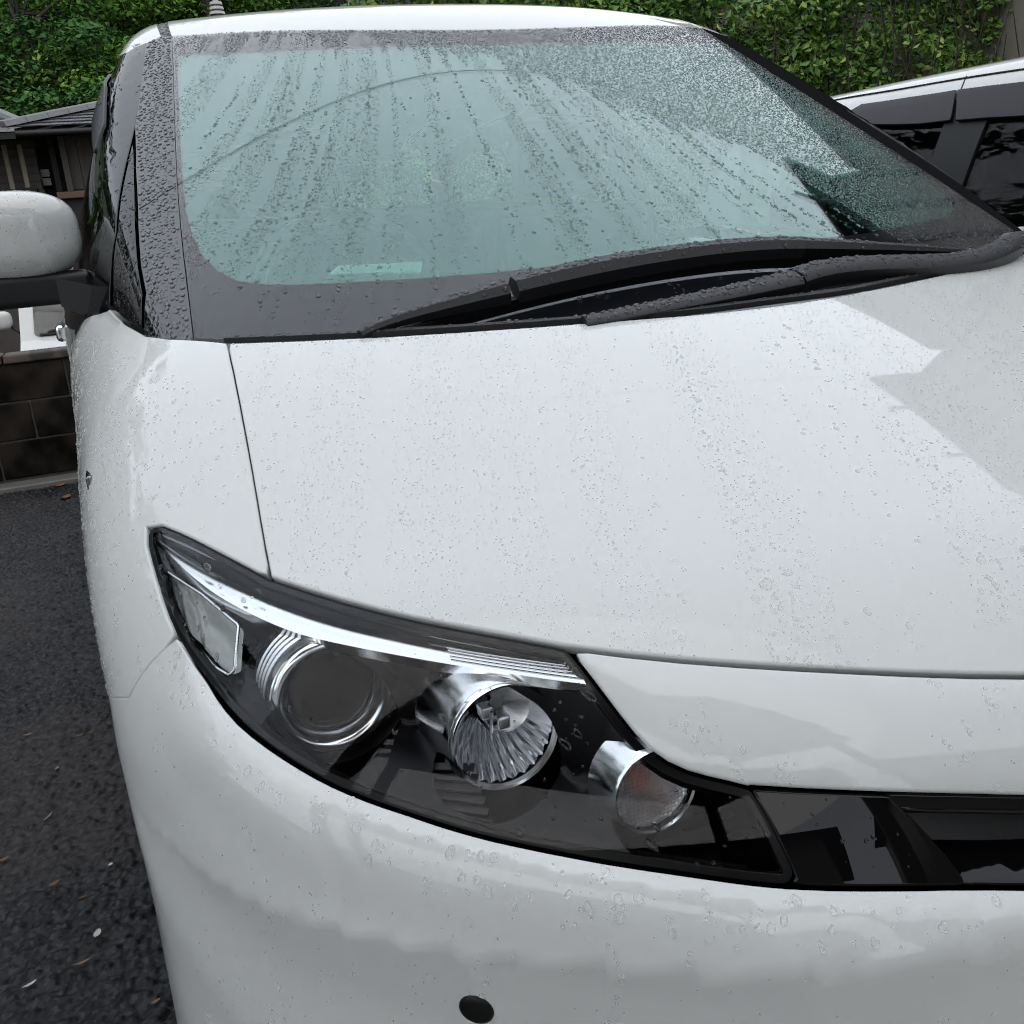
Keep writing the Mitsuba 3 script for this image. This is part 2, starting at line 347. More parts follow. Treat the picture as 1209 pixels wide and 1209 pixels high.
# measured points of the car, in metres
import numpy as np
D={'gap':[[-0.6871,0.8832,1.0183],[-0.6932,0.8041,0.9915],[-0.698,0.743,0.9659],[-0.7022,0.6909,0.9416],[-0.7062,0.6443,0.9186],[-0.7101,0.6015,0.897],[-0.7139,0.5615,0.8767],[-0.7174,0.5232,0.8579],[-0.7203,0.4862,0.8405]],'hfront_a':[[-0.7203,0.4862,0.8405],[-0.694,0.4504,0.8349],[-0.6685,0.4165,0.8302],[-0.6434,0.3857,0.8261],[-0.6186,0.358,0.8223],[-0.5938,0.3331,0.8188],[-0.5692,0.3102,0.8154],[-0.5449,0.2887,0.8117],[-0.5211,0.2682,0.8076]],'hfront_b':[[-0.5211,0.2682,0.8076],[-0.4839,0.2415,0.8029],[-0.4463,0.2176,0.7983],[-0.408,0.196,0.7938],[-0.3688,0.1765,0.7891],[-0.3287,0.1585,0.7839],[-0.2873,0.1419,0.778],[-0.2442,0.1269,0.7717],[-0.1987,0.1136,0.765]],'hrear':[[-0.6871,0.8832,1.0183],[-0.5978,0.8423,1.0144],[-0.5078,0.8071,1.0112],[-0.4165,0.776,1.0087],[-0.323,0.7486,1.0064],[-0.2261,0.7253,1.0042],[-0.1242,0.7065,1.0016],[-0.0158,0.6918,0.9985],[0.0995,0.6796,0.9949]],'hlup':[[-0.8192,0.6453,0.8664],[-0.804,0.6302,0.8701],[-0.7897,0.6064,0.8669],[-0.7771,0.5848,0.8629],[-0.7652,0.5642,0.8586],[-0.7535,0.5439,0.8541],[-0.742,0.5241,0.8495],[-0.731,0.5049,0.8449],[-0.7203,0.4862,0.8405]],'hlin':[[-0.5211,0.2682,0.8076],[-0.5169,0.252,0.7983],[-0.5132,0.2369,0.7886],[-0.5095,0.2227,0.7788],[-0.5055,0.2093,0.7688],[-0.501,0.1966,0.7589],[-0.495,0.1846,0.7497],[-0.4863,0.1734,0.7422],[-0.4752,0.1633,0.7365],[-0.4627,0.1543,0.7325],[-0.4496,0.1458,0.729],[-0.4368,0.1374,0.725]],'hlright':[[-0.4368,0.1374,0.725],[-0.435,0.1318,0.7187],[-0.4333,0.1264,0.7122],[-0.4318,0.1211,0.7055],[-0.4305,0.1161,0.6987],[-0.4293,0.1112,0.6918],[-0.4281,0.1066,0.6849],[-0.4266,0.1019,0.6779],[-0.4262,0.0976,0.6705],[-0.4337,0.0983,0.6665]],'hllow_a':[[-0.8192,0.6453,0.8664],[-0.8226,0.625,0.8525],[-0.8213,0.6009,0.8401],[-0.8196,0.5779,0.8281],[-0.8178,0.5562,0.8164],[-0.8152,0.5349,0.8051],[-0.8113,0.5135,0.7948]],'hllow_b':[[-0.8113,0.5135,0.7948],[-0.8059,0.492,0.7857],[-0.7994,0.4707,0.7777],[-0.7926,0.4502,0.7699],[-0.7861,0.4308,0.7622],[-0.7794,0.4123,0.7548],[-0.7718,0.3947,0.7481],[-0.7632,0.3778,0.7424],[-0.7538,0.3618,0.7372],[-0.7441,0.3467,0.7324],[-0.7343,0.3326,0.7278],[-0.7242,0.3193,0.7234],[-0.7138,0.3067,0.7194],[-0.7031,0.2947,0.716],[-0.6922,0.2832,0.713],[-0.6812,0.272,0.7103],[-0.6702,0.2613,0.7077],[-0.6592,0.2508,0.7051],[-0.6483,0.2407,0.7025],[-0.6374,0.231,0.7],[-0.6265,0.2215,0.6977],[-0.6154,0.2125,0.6956],[-0.6043,0.2037,0.6938],[-0.5931,0.1952,0.692],[-0.5819,0.1869,0.6902],[-0.5707,0.1789,0.6884],[-0.5596,0.1711,0.6866],[-0.5484,0.1635,0.6848],[-0.5371,0.1562,0.6831],[-0.5258,0.1491,0.6814],[-0.5145,0.1421,0.6797],[-0.5031,0.1354,0.678],[-0.4917,0.1287,0.676],[-0.4804,0.1223,0.674],[-0.4689,0.116,0.672],[-0.4573,0.1099,0.67],[-0.4456,0.104,0.6682],[-0.4337,0.0983,0.6665]],'fbgap':[[-0.8112,0.5085,0.7914],[-0.8228,0.5155,0.7815],[-0.8339,0.523,0.77],[-0.8445,0.5311,0.7571],[-0.8545,0.5405,0.7423],[-0.8635,0.5505,0.7257]],'nosebot':[[-0.4364,0.138,0.726],[-0.4067,0.1238,0.7222],[-0.3763,0.1107,0.7183],[-0.3451,0.0984,0.714],[-0.313,0.087,0.7094],[-0.2798,0.0762,0.7041],[-0.2455,0.0662,0.6979]],'grbot':[[-0.4337,0.0983,0.6665],[-0.408,0.0872,0.6634],[-0.3815,0.0768,0.6605],[-0.3544,0.0672,0.6575],[-0.3265,0.0581,0.6541],[-0.2979,0.0494,0.6498],[-0.2687,0.0409,0.6445]],'sensor':[[-0.6482,0.1948,0.5646]],'badge':[[-0.8662,0.8969,0.9216],[-0.8618,0.8267,0.9051]],'valley':[[-0.8682,0.5264,0.669],[-0.8611,0.4956,0.6561],[-0.8539,0.4674,0.6428],[-0.8459,0.4404,0.6303],[-0.8366,0.4141,0.6191],[-0.8255,0.3915,0.6076],[-0.8125,0.3681,0.5987],[-0.7985,0.3454,0.5911],[-0.7837,0.3241,0.5844],[-0.7682,0.304,0.5788],[-0.7519,0.2849,0.5745],[-0.735,0.2671,0.5711],[-0.7177,0.2509,0.5676],[-0.7004,0.236,0.5639],[-0.683,0.2217,0.5604],[-0.6657,0.208,0.557],[-0.6484,0.1949,0.5538],[-0.631,0.1823,0.5506],[-0.6137,0.1703,0.5473],[-0.5963,0.1587,0.5439]],'crease':[[-0.4631,0.108,0.6618],[-0.4582,0.1005,0.6511],[-0.4543,0.0933,0.6399],[-0.4513,0.0863,0.6284],[-0.4479,0.0807,0.6153],[-0.4426,0.0785,0.5982],[-0.4375,0.0765,0.5807],[-0.4326,0.0746,0.5628]],'belt':[[-0.8191,1.2077,1.055],[-0.8098,1.1545,1.0437],[-0.7981,1.0978,1.0367],[-0.778,1.0072,1.0275],[-0.7512,0.9527,1.0249],[-0.7244,0.9196,1.0234],[-0.6871,0.8832,1.0183]],'grdiag':[[-0.3418,0.0958,0.7116],[-0.3305,0.0816,0.6948],[-0.318,0.0664,0.6741],[-0.3101,0.0556,0.6568],[-0.3081,0.0525,0.6516]],'mir':[[-0.8409,1.45,1.1365],[-0.8719,1.45,1.2443],[-0.9008,1.45,1.1005],[-0.9096,1.45,1.0568],[-0.8182,1.42,1.0444],[-0.968,1.45,1.1477]],'wstop':[[-0.6085,1.8317,1.5365],[-0.5474,1.7964,1.5325],[-0.4862,1.7663,1.5294],[-0.4249,1.7393,1.5262],[-0.3636,1.7138,1.5221],[-0.3019,1.6902,1.5175],[-0.2395,1.6696,1.5129],[-0.1756,1.653,1.509],[-0.1094,1.6414,1.5062]],'wsleft':[[-0.6085,1.8317,1.5365],[-0.6267,1.7038,1.4666],[-0.6425,1.5972,1.4047],[-0.6567,1.4999,1.3481],[-0.6695,1.4107,1.2962],[-0.6808,1.3285,1.2483],[-0.6906,1.2523,1.2041],[-0.6989,1.1815,1.1631],[-0.7058,1.1156,1.1249],[-0.7117,1.054,1.0894],[-0.7171,0.9966,1.0561],[-0.7224,0.9429,1.025]],'frit':[[-0.614,1.7512,1.4954],[-0.6279,1.6586,1.4416],[-0.6406,1.5732,1.3919],[-0.6522,1.494,1.3458],[-0.6627,1.4201,1.3028],[-0.6721,1.3509,1.2625],[-0.6804,1.2858,1.2247],[-0.6865,1.2243,1.1893],[-0.6879,1.1663,1.1565],[-0.6827,1.1127,1.1273],[-0.6692,1.0672,1.1037],[-0.647,1.036,1.0894],[-0.6196,1.0171,1.0826],[-0.591,1.0042,1.0793],[-0.5618,0.9942,1.0774],[-0.5322,0.9852,1.0759],[-0.5023,0.9769,1.0747],[-0.4721,0.9692,1.0736],[-0.4417,0.9618,1.0726],[-0.4109,0.9551,1.0717],[-0.3796,0.9489,1.0709],[-0.3479,0.9434,1.0704],[-0.3156,0.9387,1.0701],[-0.2826,0.9349,1.0702]],'fritbot':[[-0.2826,0.9349,1.0702],[-0.2054,0.9301,1.0718],[-0.1254,0.9259,1.0725],[-0.042,0.9226,1.0722],[0.0452,0.9204,1.0708],[0.1371,0.9197,1.0683]],'frittop':[[-0.6157,1.7405,1.4892],[-0.5374,1.7026,1.4857],[-0.4588,1.6701,1.4827],[-0.3794,1.6425,1.4801],[-0.2987,1.6192,1.4776],[-0.2161,1.6,1.475],[-0.1313,1.5849,1.4721]],'pil':[[-0.6092,1.8265,1.534],[-0.6288,1.843,1.5373],[-0.661,1.8259,1.5225],[-0.6935,1.6547,1.424],[-0.7224,1.5131,1.3405],[-0.7392,1.372,1.2602],[-0.7556,1.217,1.1718],[-0.7653,1.122,1.1143],[-0.7664,1.0668,1.0802],[-0.7792,1.0223,1.0298]],'qglass':[[-0.7266,1.5032,1.3343],[-0.744,1.3349,1.2389],[-0.7579,1.2186,1.172],[-0.7674,1.1246,1.1144],[-0.7696,1.0714,1.0803],[-0.7804,1.0306,1.0338],[-0.7972,1.1013,1.0411],[-0.8131,1.183,1.0558],[-0.7864,1.2397,1.1649],[-0.7464,1.4121,1.2804]],'doorf':[[-0.661,1.8259,1.5225],[-0.6993,1.8149,1.5046],[-0.7224,1.5131,1.3405],[-0.747,1.4181,1.2835],[-0.7887,1.2451,1.1652],[-0.8193,1.2072,1.0539]],'molding':[[-0.6092,1.8265,1.534],[-0.6288,1.843,1.5373]],'wiper_a':[[-0.5326,0.8187,1.0167],[-0.4792,0.8291,1.0288],[-0.4262,0.8331,1.0366],[-0.3225,0.8393,1.0495],[-0.1927,0.847,1.0623],[-0.0557,0.8515,1.0693],[0.0445,0.8524,1.07],[0.153,0.8475,1.0643]],'wiper_a2':[[0.153,0.8475,1.0643],[0.3085,0.834,1.0472],[0.463,0.8259,1.0286]],'wiper_b':[[0.5694,0.8288,1.038],[0.4927,0.7958,1.0274],[0.4072,0.7715,1.0212],[0.2627,0.7653,1.0283],[0.0728,0.7526,1.0277]],'wiper_b2':[[0.0704,0.7494,1.0257],[-0.0478,0.738,1.0188],[-0.1549,0.7324,1.0128],[-0.2656,0.7314,1.007]],'card':[[-0.5142,1.057,1.0812],[-0.3866,1.019,1.0723],[-0.3757,1.041,1.0867],[-0.4951,1.0699,1.0912]],'blade_t':[[-0.8139,0.6571,0.8566],[-0.7896,0.6008,0.8457],[-0.7603,0.5411,0.8331],[-0.735,0.4986,0.8252],[-0.7042,0.4537,0.8171],[-0.6741,0.4154,0.8118],[-0.6444,0.3827,0.8082],[-0.6153,0.3533,0.8046],[-0.5811,0.3214,0.8003],[-0.5471,0.2933,0.7963],[-0.5154,0.2696,0.7928]],'blade_b':[[-0.8129,0.6267,0.8593],[-0.7884,0.5545,0.8384],[-0.7624,0.4969,0.8244],[-0.7384,0.4553,0.8162],[-0.7106,0.4152,0.8092],[-0.6821,0.3825,0.8055],[-0.6529,0.3528,0.8024],[-0.6243,0.3257,0.7993],[-0.5907,0.2962,0.7956],[-0.5575,0.2693,0.7917],[-0.5181,0.24,0.7869]],'strip_t':[[-0.8161,0.6525,0.8638],[-0.7771,0.5834,0.8546],[-0.7377,0.5181,0.8417],[-0.713,0.4793,0.8336],[-0.6717,0.4196,0.8235],[-0.6317,0.3703,0.8162],[-0.5812,0.3189,0.8082],[-0.5256,0.2726,0.8009]],'proj':[-0.69,0.4056,0.7487],'proj_s':0.000754,'high':[-0.5764,0.2795,0.7387],'high_s':0.000691,'turn':[-0.4894,0.1896,0.7118],'turn_s':0.000653,'marker':[[-0.8144,0.6435,0.8381],[-0.795,0.5966,0.83],[-0.7724,0.5506,0.8221],[-0.7468,0.49,0.8062],[-0.763,0.4533,0.7705],[-0.7775,0.4803,0.7747],[-0.7942,0.5271,0.7888],[-0.8063,0.5737,0.8057]],'slat':[[-0.6762,0.3353,0.7097],[-0.6025,0.285,0.7146],[-0.6764,0.3077,0.6769],[-0.601,0.2431,0.6638]],'w_vis_a':[[1.8431,2.6751,1.4141],[1.8387,2.4399,1.4075],[1.8357,2.2284,1.4026],[1.8087,2.2089,1.3541],[1.7873,2.1954,1.3126],[1.7889,2.3245,1.3159],[1.7942,2.4515,1.3263]],'w_vis_b':[[1.8356,2.2178,1.4025],[1.8324,2.0931,1.3971],[1.8286,1.9672,1.3907],[1.7781,1.914,1.2943],[1.7826,2.0392,1.3033],[1.7859,2.1695,1.3099],[1.8076,2.1902,1.3519]],'w_seam':[[1.8804,2.2407,1.4526],[1.8528,2.2258,1.4259],[1.8342,2.2198,1.4003]],'w_gut':[[1.8904,2.8425,1.461],[1.8794,2.5464,1.4529],[1.8736,2.2723,1.4471],[1.8647,2.0033,1.4374]],'w_pil':[[1.7847,2.2422,1.3075],[1.7811,2.1031,1.3004],[1.7117,2.0382,1.1468],[1.7263,2.1966,1.182]],'w_pil2':[[1.783,2.1628,1.3042],[1.7196,2.1079,1.166]]}

def smax(a,b,k):
    h=np.maximum(k-np.abs(a-b),0)/k
    return np.maximum(a,b)+h*h*k*.25
def hood_z(x,y):
    ax=np.abs(x); t=y-.15
    w=np.clip((y-.42)/.5,0,1); w=w*w*(3-2*w)
    return .82+.40*t-.13*t*t-(.085-.062*w)*(ax/.7)**2.6-.02*(ax/.7)**2*(1-y)
def front_y(x,z):
    return .01+.27*(np.abs(x)/.75)**2.6+.5*np.maximum(z-.62,0)
def side_x(y,z):
    return .905+.02*np.clip((y-1.2)/.8,0,1)-.032*np.maximum(1.15-y,0)**2/.5-.03*np.maximum(y-3.2,0)**2-(.20+.9*np.clip(1.35-y,0,.6))*np.maximum(z-.72,0)**2+.03*np.maximum(.45-z,0)
def lower(p):
    x,y,z=p.T
    f=smax(smax((z-hood_z(x,np.minimum(y,1.3)))*.93,(front_y(x,z)-y)*.8,.10),np.abs(x)-side_x(y,z),.14)
    return smax(f,y-4.72+.12*x*x,.15)
def wind_y(x,z):
    t=(z-1.033)/.485
    return (.86+.767*t+.03*t*t)+(.186+.174*t)*x*x
def gside(y,z):
    return .912-.145*np.maximum(1.75-y,0)**1.6/.7-.26*np.maximum(z-1.0,0)-.26*np.maximum(z-1.0,0)**2-.012*np.maximum(y-2.2,0)**2
def roof_z(x,y):
    return 1.648-.062*np.abs(y-2.55)**2/.6*np.where(y<2.55,.9,.35)-.02*(np.abs(x)/.6)**2.5
def upper(p):
    x,y,z=p.T
    f=smax((wind_y(x,z)-y)*.45,(np.abs(x)-gside(y,z))*.92,.03)
    return smax(smax(f,z-roof_z(x,y),.07),(y-4.68+.35*(z-1)+.12*x*x)*.9,.12)
def skin(p): return np.minimum(lower(p),upper(p))
def wagon(p):
    x,y,z=p.T; X=np.abs(x-2.47)
    sx=.865-.02*np.maximum(.6-y,0)**2-.02*np.maximum(y-2.6,0)**2-.12*np.maximum(z-.70,0)**2
    lo=smax(smax(X-sx,np.maximum(-.42+.12*X*X-y,y-3.72+.1*X*X)*.95,.12),z-.96+.10*np.maximum(.5-y,0)**1.5,.10)
    cx=.835-.27*np.maximum(z-.92,0)-.30*np.maximum(z-.92,0)**2
    rz=1.521-.010*(y-2.7)**2-.05*(X/.6)**2.5
    hi=smax(smax(X-cx,np.maximum((.42+1.45*(z-.92)+.12*X*X-y)*.57,(y-3.70+.28*(z-.92)+.1*X*X)*.95),.05),z-rz,.07)
    return np.minimum(lo,hi)

LITTER = [(-1.035, 1.219, 0.011, 0.006, 1.25, 'leaf_pale', 'pale petal lying on the asphalt near the bumper'),
    (-1.137, 1.662, 0.016, 0.003, 1.0, 'leaf_tan', 'forked tan twig leaf lying on the asphalt'),
    (-1.114, 1.409, 0.012, 0.0045, 0.5, 'leaf_brown', 'small reddish brown leaf on the asphalt left of the bumper'),
    (-1.128, 1.873, 0.008, 0.004, 1.2, 'leaf_tan', 'tiny tan leaf scrap farthest up beside the headlight'),
    (-1.059, 1.155, 0.015, 0.0025, 0.15, 'leaf_tan', 'thin tan needle lying level below the pale petal'),
    (-1.138, 1.141, 0.012, 0.003, 0.4, 'leaf_pale', 'pale dry sliver at the lower left of the photo'),
    (-1.212, 1.543, 0.012, 0.004, 0.3, 'leaf_orange', 'orange brown leaf at the left edge of the asphalt'),
    (-1.063, 1.34, 0.01, 0.002, 0.1, 'leaf_brown', 'thin brown needle right of the reddish leaf'),
    (-1.013, 1.42, 0.005, 0.004, 0.9, 'leaf_pale', 'tiny pale crumb on the dark asphalt'),
    (-1.084, 2.017, 0.012, 0.003, 0, 'leaf_brown', 'thin brown bit lying beside the front wheel'),
    (-1.205, 2.091, 0.012, 0.003, 0, 'leaf_tan', 'thin tan bit at the left on the asphalt'),
    (-1.244, 4.95, 0.03, 0.02, 0.3, 'leaf_orange', 'orange leaf against the kerb under the wall'),
    (-1.207, 4.654, 0.035, 0.02, 1.0, 'leaf_brown', 'curled brown leaf just in front of the kerb'),
    (-0.947, 1.005, 0.008, 0.003, 0.3, 'leaf_tan', 'tiny tan bit near the edge of the bumper')]
NEAR_TREES = [(-2.11, 33, 5.5, 5.5, 0, 'dark green tree at the far left above the tiled roofs'),
    (-0.06, 36, 6, 6, 1, 'bright green layered tree left of the minivan roof'),
    (-0.9, 41, 7, 7, 1, 'light green tree higher up behind the layered tree'),
    (2.05, 40, 6.5, 6, 0, 'green tree just left of the white roof corner'),
    (0.16, 31, 4, 4.2, 1, 'yellowish green bushy tree just above the tile ridge'),
    (-1.31, 30.5, 4.5, 4, 2, 'dull dark conifer green tree above the lower roof'),
    (-2.61, 44, 7, 7, 2, 'dark tree in the upper left corner'),
    (3.81, 38, 6.5, 6, 0, 'green tree behind the left end of the minivan roof'),
    (6.87, 42, 7, 7, 2, 'dark tree behind the middle left of the minivan roof'),
    (9.74, 40, 7, 7, 2, 'very dark tree behind the middle of the minivan roof'),
    (4.21, 52, 8, 8, 1, 'tall light green tree high on the slope'),
    (0.67, 54, 8, 8, 0, 'tall green tree at the top left of the photo')]

# ---------------------------------------------------------------- ground
rng = np.random.default_rng(7)


def stone_noise(p, n, uv):
    d1, d2, r = voronoi(p.x*110, p.y*110)
    return (1-dr.minimum(d1*1.3, 1))*(.5+.5*r)*.004


def asphalt_col(p, n, uv):
    d1, d2, r = voronoi(p.x*120, p.y*120)
    big_ = fbm(p.x*1.3, p.y*1.3, 0, 3)
    c = mix((.007, .0073, .0085), (.036, .037, .041), r*r)
    c = mix(c, (.050, .040, .038), smoothstep(.56, .70, big_)*.3)
    return c


mat('asphalt', {'type': 'twosided', 'b': {'type': 'bumpmap', 'tex': proc(stone_noise, 1.5e-3), 'scale': 1.0, 'b': {'type': 'roughplastic', 'diffuse_reflectance': proc(asphalt_col), 'alpha': .30, 'int_ior': 1.26}}})
mat('asphalt_grains', {'type': 'twosided', 'b': {'type': 'roughplastic', 'diffuse_reflectance': proc(asphalt_col), 'alpha': .30, 'int_ior': 1.26}})
matte('soil', proc(lambda p, n, uv: mix((.05, .042, .03), (.09, .085, .05), fbm(p.x*.9, p.y*.9, 0, 4))))
put('ground', box(-400, 400, -400, 400, -.9, -.55), 'soil', kind='structure')
put('parking_lot', cat_mesh([box(-40, 1.0, -40, 5.12, -.5, -.012), box(1.0, 40, -40, 5.9, -.5, -.0125)]), 'asphalt', kind='structure')
plastic('bounce_concrete', proc(lambda p, n, uv: mix((.38, .375, .36), (.48, .475, .46), fbm(p.x*3, p.y*3, 0, 5))), .4)
for i in range(8):
    for j in range(4):
        put('concrete_apron', rbox(-9+2.5*i+.006, -6.5+2.5*i-.006, -9.8+2.45*j+.006, -7.35+2.45*j-.006, -.3, .004, .006), 'bounce_concrete', smooth=30, kind='structure')  # unseen pale slabs, added to bounce light up onto the bumper
# the coarse wet asphalt beside the car: every stone is relief
px0, px1, py0, py1, st = -1.95, -.72, .45, 4.98, .0055
nx, ny = int((px1-px0)/st), int((py1-py0)/st)
X, Y = np.meshgrid(np.linspace(px0, px1, nx), np.linspace(py0, py1, ny), indexing='ij')
cell = .0145
gi, gj = np.meshgrid(np.arange(int((px1-px0)/cell)+2), np.arange(int((py1-py0)/cell)+2), indexing='ij')
seeds = np.stack([px0+(gi+rng.random(gi.shape))*cell, py0+(gj+rng.random(gi.shape))*cell], -1).reshape(-1, 2)
amp = rng.random(len(seeds))
dd, ii = cKDTree(seeds).query(np.stack([X, Y], -1).reshape(-1, 2))
Z = (np.clip(1-(dd/(.0088+.0035*amp[ii]))**2, -.4, 1)*(.002+.0085*amp[ii]**1.5)).reshape(X.shape)+.002*meshkit.fbm(np.stack([X*9, Y*9, 0*X], -1), 3)-.003
idx = (np.arange(nx)[:, None]*ny+np.arange(ny)[None]).astype(int)
Fq = np.stack([idx[:-1, :-1], idx[1:, :-1], idx[1:, 1:], idx[:-1, 1:]], -1).reshape(-1, 4)
put('parking_lot__asphalt_grains', (np.stack([X, Y, Z], -1).reshape(-1, 3), Fq), 'asphalt_grains', smooth=True, kind='stuff')
# kerb stones along the foot of the wall
plastic('concrete', proc(lambda p, n, uv: mix((.16, .155, .145), (.30, .29, .27), fbm(p.x*14, p.y*14, p.z*14, 4))), .5)
plastic('concrete_dark', proc(lambda p, n, uv: mix((.07, .06, .055), (.16, .14, .125), fbm(p.x*11, p.y*11, p.z*11, 4))), .5)
for i in range(16):
    x = -7.0+i*.6
    k = num('kerb')
    put(k, rbox(x+.004, x+.596, 4.99, 5.13, -.05, .026+.004*rng.random(), .008), 'concrete' if x < -1.6 or i % 3 == 1 else 'concrete_dark', smooth=30, kind='structure')

# ---------------------------------------------------------------- fallen bits on the asphalt
matte('leaf_brown', (.15, .085, .05)); matte('leaf_tan', (.20, .14, .10)); matte('leaf_pale', (.45, .42, .39)); matte('leaf_orange', (.18, .085, .04))


def ground_z(x, y):
    return .006


def leaf(x, y, l, w, rot, curl, m):
    n = 9
    t = np.linspace(-1, 1, n); hw = w*(1-t*t)**.7
    P = np.concatenate([np.stack([t*l, s*hw, curl*(t*t)*l*.5+abs(s)*w*.25], 1) for s in (-1, 0, 1)])
    c, s_ = math.cos(rot), math.sin(rot)
    P = P@np.array([[c, s_, 0], [-s_, c, 0], [0, 0, 1]])+[x, y, ground_z(x, y)]
    F_ = []
    for r in range(2):
        for j in range(n-1):
            F_ += [[r*n+j, r*n+j+1, (r+1)*n+j+1], [r*n+j, (r+1)*n+j+1, (r+1)*n+j]]
    return trimesh.Trimesh(P, F_, process=False)


for (x, y, l, w, rot, m, lab) in LITTER:
    put('fallen_leaf', leaf(x, y, l, w, rot, .35, m), m, smooth=True, label=lab, cat='fallen leaf')

# ---------------------------------------------------------------- block wall behind the car
matte('block', proc(lambda p, n, uv: mix((.005, .0046, .0042), (.030, .025, .021), smoothstep(.3, .72, fbm(p.x*7, p.y*7, p.z*5, 5)))))
plastic('mortar', proc(lambda p, n, uv: mix((.05, .043, .037), (.13, .115, .10), fbm(p.x*20, p.y*20, p.z*20, 3))), .5)
plastic('wall_cap', proc(lambda p, n, uv: mix(mix((.05, .037, .028), (.17, .12, .10), smoothstep(.4, .62, fbm(p.x*9, p.y*9, p.z*9, 4))), (.03, .04, .015), smoothstep(.55, .7, fbm(p.x*5+3, p.y*5, p.z*5, 3)))), .5)
WL = thing('block_wall', 'low dark concrete block wall with mossy cap behind the minivan', 'wall')
put(WL+'__mortar', box(-7.0, 2.4, 5.212, 5.33, -.5, .615), 'mortar')
for c in range(3):
    z0 = .02+.2*c
    for i in range(24):
        x = -7.12+.4*i+(.2 if c == 1 else 0)
        put(WL+'__block', rbox(max(x+.005, -7.0), min(x+.395, 2.4), 5.20+.003*rng.random(), 5.34, z0+.005, z0+.195, .006), 'block', smooth=30)
for i in range(24):
    x = -7.0+.4*i
    put(WL+'__cap_stone', rbox(x+.003, min(x+.398, 2.4), 5.185+.006*rng.random(), 5.36, .617, .662+.005*rng.random(), .010), 'wall_cap', smooth=30)

# ---------------------------------------------------------------- leaves and trees


def leaves(C, N, size, rng, width=.55, tilt=.8):
    """Bent four-triangle leaves at the points C facing roughly along N."""
    n = len(C)
    nn = N+rng.normal(0, tilt, (n, 3)); nn /= np.linalg.norm(nn, axis=1, keepdims=True)
    a = rng.normal(0, 1, (n, 3)); a -= nn*(a*nn).sum(1, keepdims=True); a /= np.linalg.norm(a, axis=1, keepdims=True)
    b = np.cross(nn, a); s = (size*(.6+.8*rng.random(n)))[:, None]
    P = np.stack([C-a*s*.5, C+b*s*width*.5-nn*s*.12, C+a*s*.5-nn*s*.08, C-b*s*width*.5-nn*s*.12], 1).reshape(-1, 3)
    k = np.arange(n)[:, None]*4
    F_ = np.concatenate([k+[0, 1, 2], k+[0, 2, 3]])
    return P, F_


def leaf_colors(n, a, b, rng, extra=None):
    t = rng.random(n)[:, None]**1.3
    c = np.asarray(a)*(1-t)+np.asarray(b)*t
    if extra is not None:
        e = rng.random(n) < extra[1]
        c[e] = np.asarray(extra[0])*(.7+.6*rng.random(e.sum()))[:, None]
    return np.repeat(c, 4, 0)


mat('foliage', {'type': 'twosided', 'b': {'type': 'principled', 'base_color': VC, 'roughness': .42, 'specular': .45}})
matte('foliage_far', VC)
plastic('bark', (.07, .055, .04), .5)

# hedge behind the parked wagon, right of the minivan
HG = thing('hedge', 'tall leafy green hedge behind the parked white wagon', 'hedge')
r_ = np.random.default_rng(11)
cl = []
for i in range(1500):
    x = r_.uniform(1.0, 10.5); z = r_.uniform(-.2, 3.15)
    y = 6.35+.35*meshkit.fbm(np.array([[x*.9, z*.9, 3.0]]), 3)[0]*2-.3+r_.uniform(0, .5)+.08*z
    cl.append((x, y, z, r_.uniform(.12, .30)))
cl = np.array(cl)
keep = meshkit.fbm(cl[:, :3]*[1.3, 1.0, 1.6]+9, 3, 5) > .27
cl = cl[keep]
C, Nn = [], []
for x, y, z, r0 in cl:
    m = int(75*(r0/.2)**1.6)
    v = r_.normal(0, 1, (m, 3)); v /= np.linalg.norm(v, axis=1, keepdims=True); v[:, 1] = -np.abs(v[:, 1])*.9+.15
    C.append([x, y, z]+v*r0*np.array([1.15, .9, .75])*r_.uniform(.55, 1.05, (m, 1))); Nn.append(v*.6+[0, -.25, .75])
C, Nn = np.concatenate(C), np.concatenate(Nn)
P, F_ = leaves(C, Nn, np.full(len(C), .072), r_, .5, .55)
tone = meshkit.fbm(C*[.8, .8, .9]+4, 3, 8)[:, None]
col = leaf_colors(len(C), (.062, .150, .030), (.145, .275, .048), r_, ((.26, .36, .07), .15))
col = col*np.repeat(.7+.75*tone, 4, 0)
put(HG+'__foliage', (P, F_), 'foliage', color=col, kind='stuff')
tw = []
for i in range(150):
    x = r_.uniform(1.2, 10.3); p = np.array([x, 6.7+r_.uniform(-.15, .3), -.1]); pts = [p]
    for k in range(5):
        p = p+[r_.normal(0, .13), r_.normal(0, .10)-.03, r_.uniform(.35, .7)]; pts.append(p)
    tw.append(tube(pts, np.linspace(.016, .004, 6), 5))
put(HG+'__branches', cat_mesh(tw), 'bark', kind='stuff')
plastic('pale_plaster', proc(lambda p, n, uv: mix((.40, .39, .36), (.55, .53, .50), fbm(p.x*2, p.y*2, p.z*3, 4))), .5)
GW = put('garden_wall', cat_mesh([box(1.6, 10.8, 7.45, 7.6, -.5, 2.75), box(1.55, 10.85, 7.41, 7.64, 2.75, 2.82)]), 'pale_plaster', label='pale plastered garden wall glimpsed through the hedge', cat='garden wall')


def hill_z(x, y):
    s = y*math.cos(math.radians(20))-x*math.sin(math.radians(20))
    return -.58+np.clip(s-25, 0, 68)*.68+2.0*meshkit.fbm(np.stack([x*.06, y*.06, 0*x], -1), 3)*np.clip((s-25)/10, 0, 1)


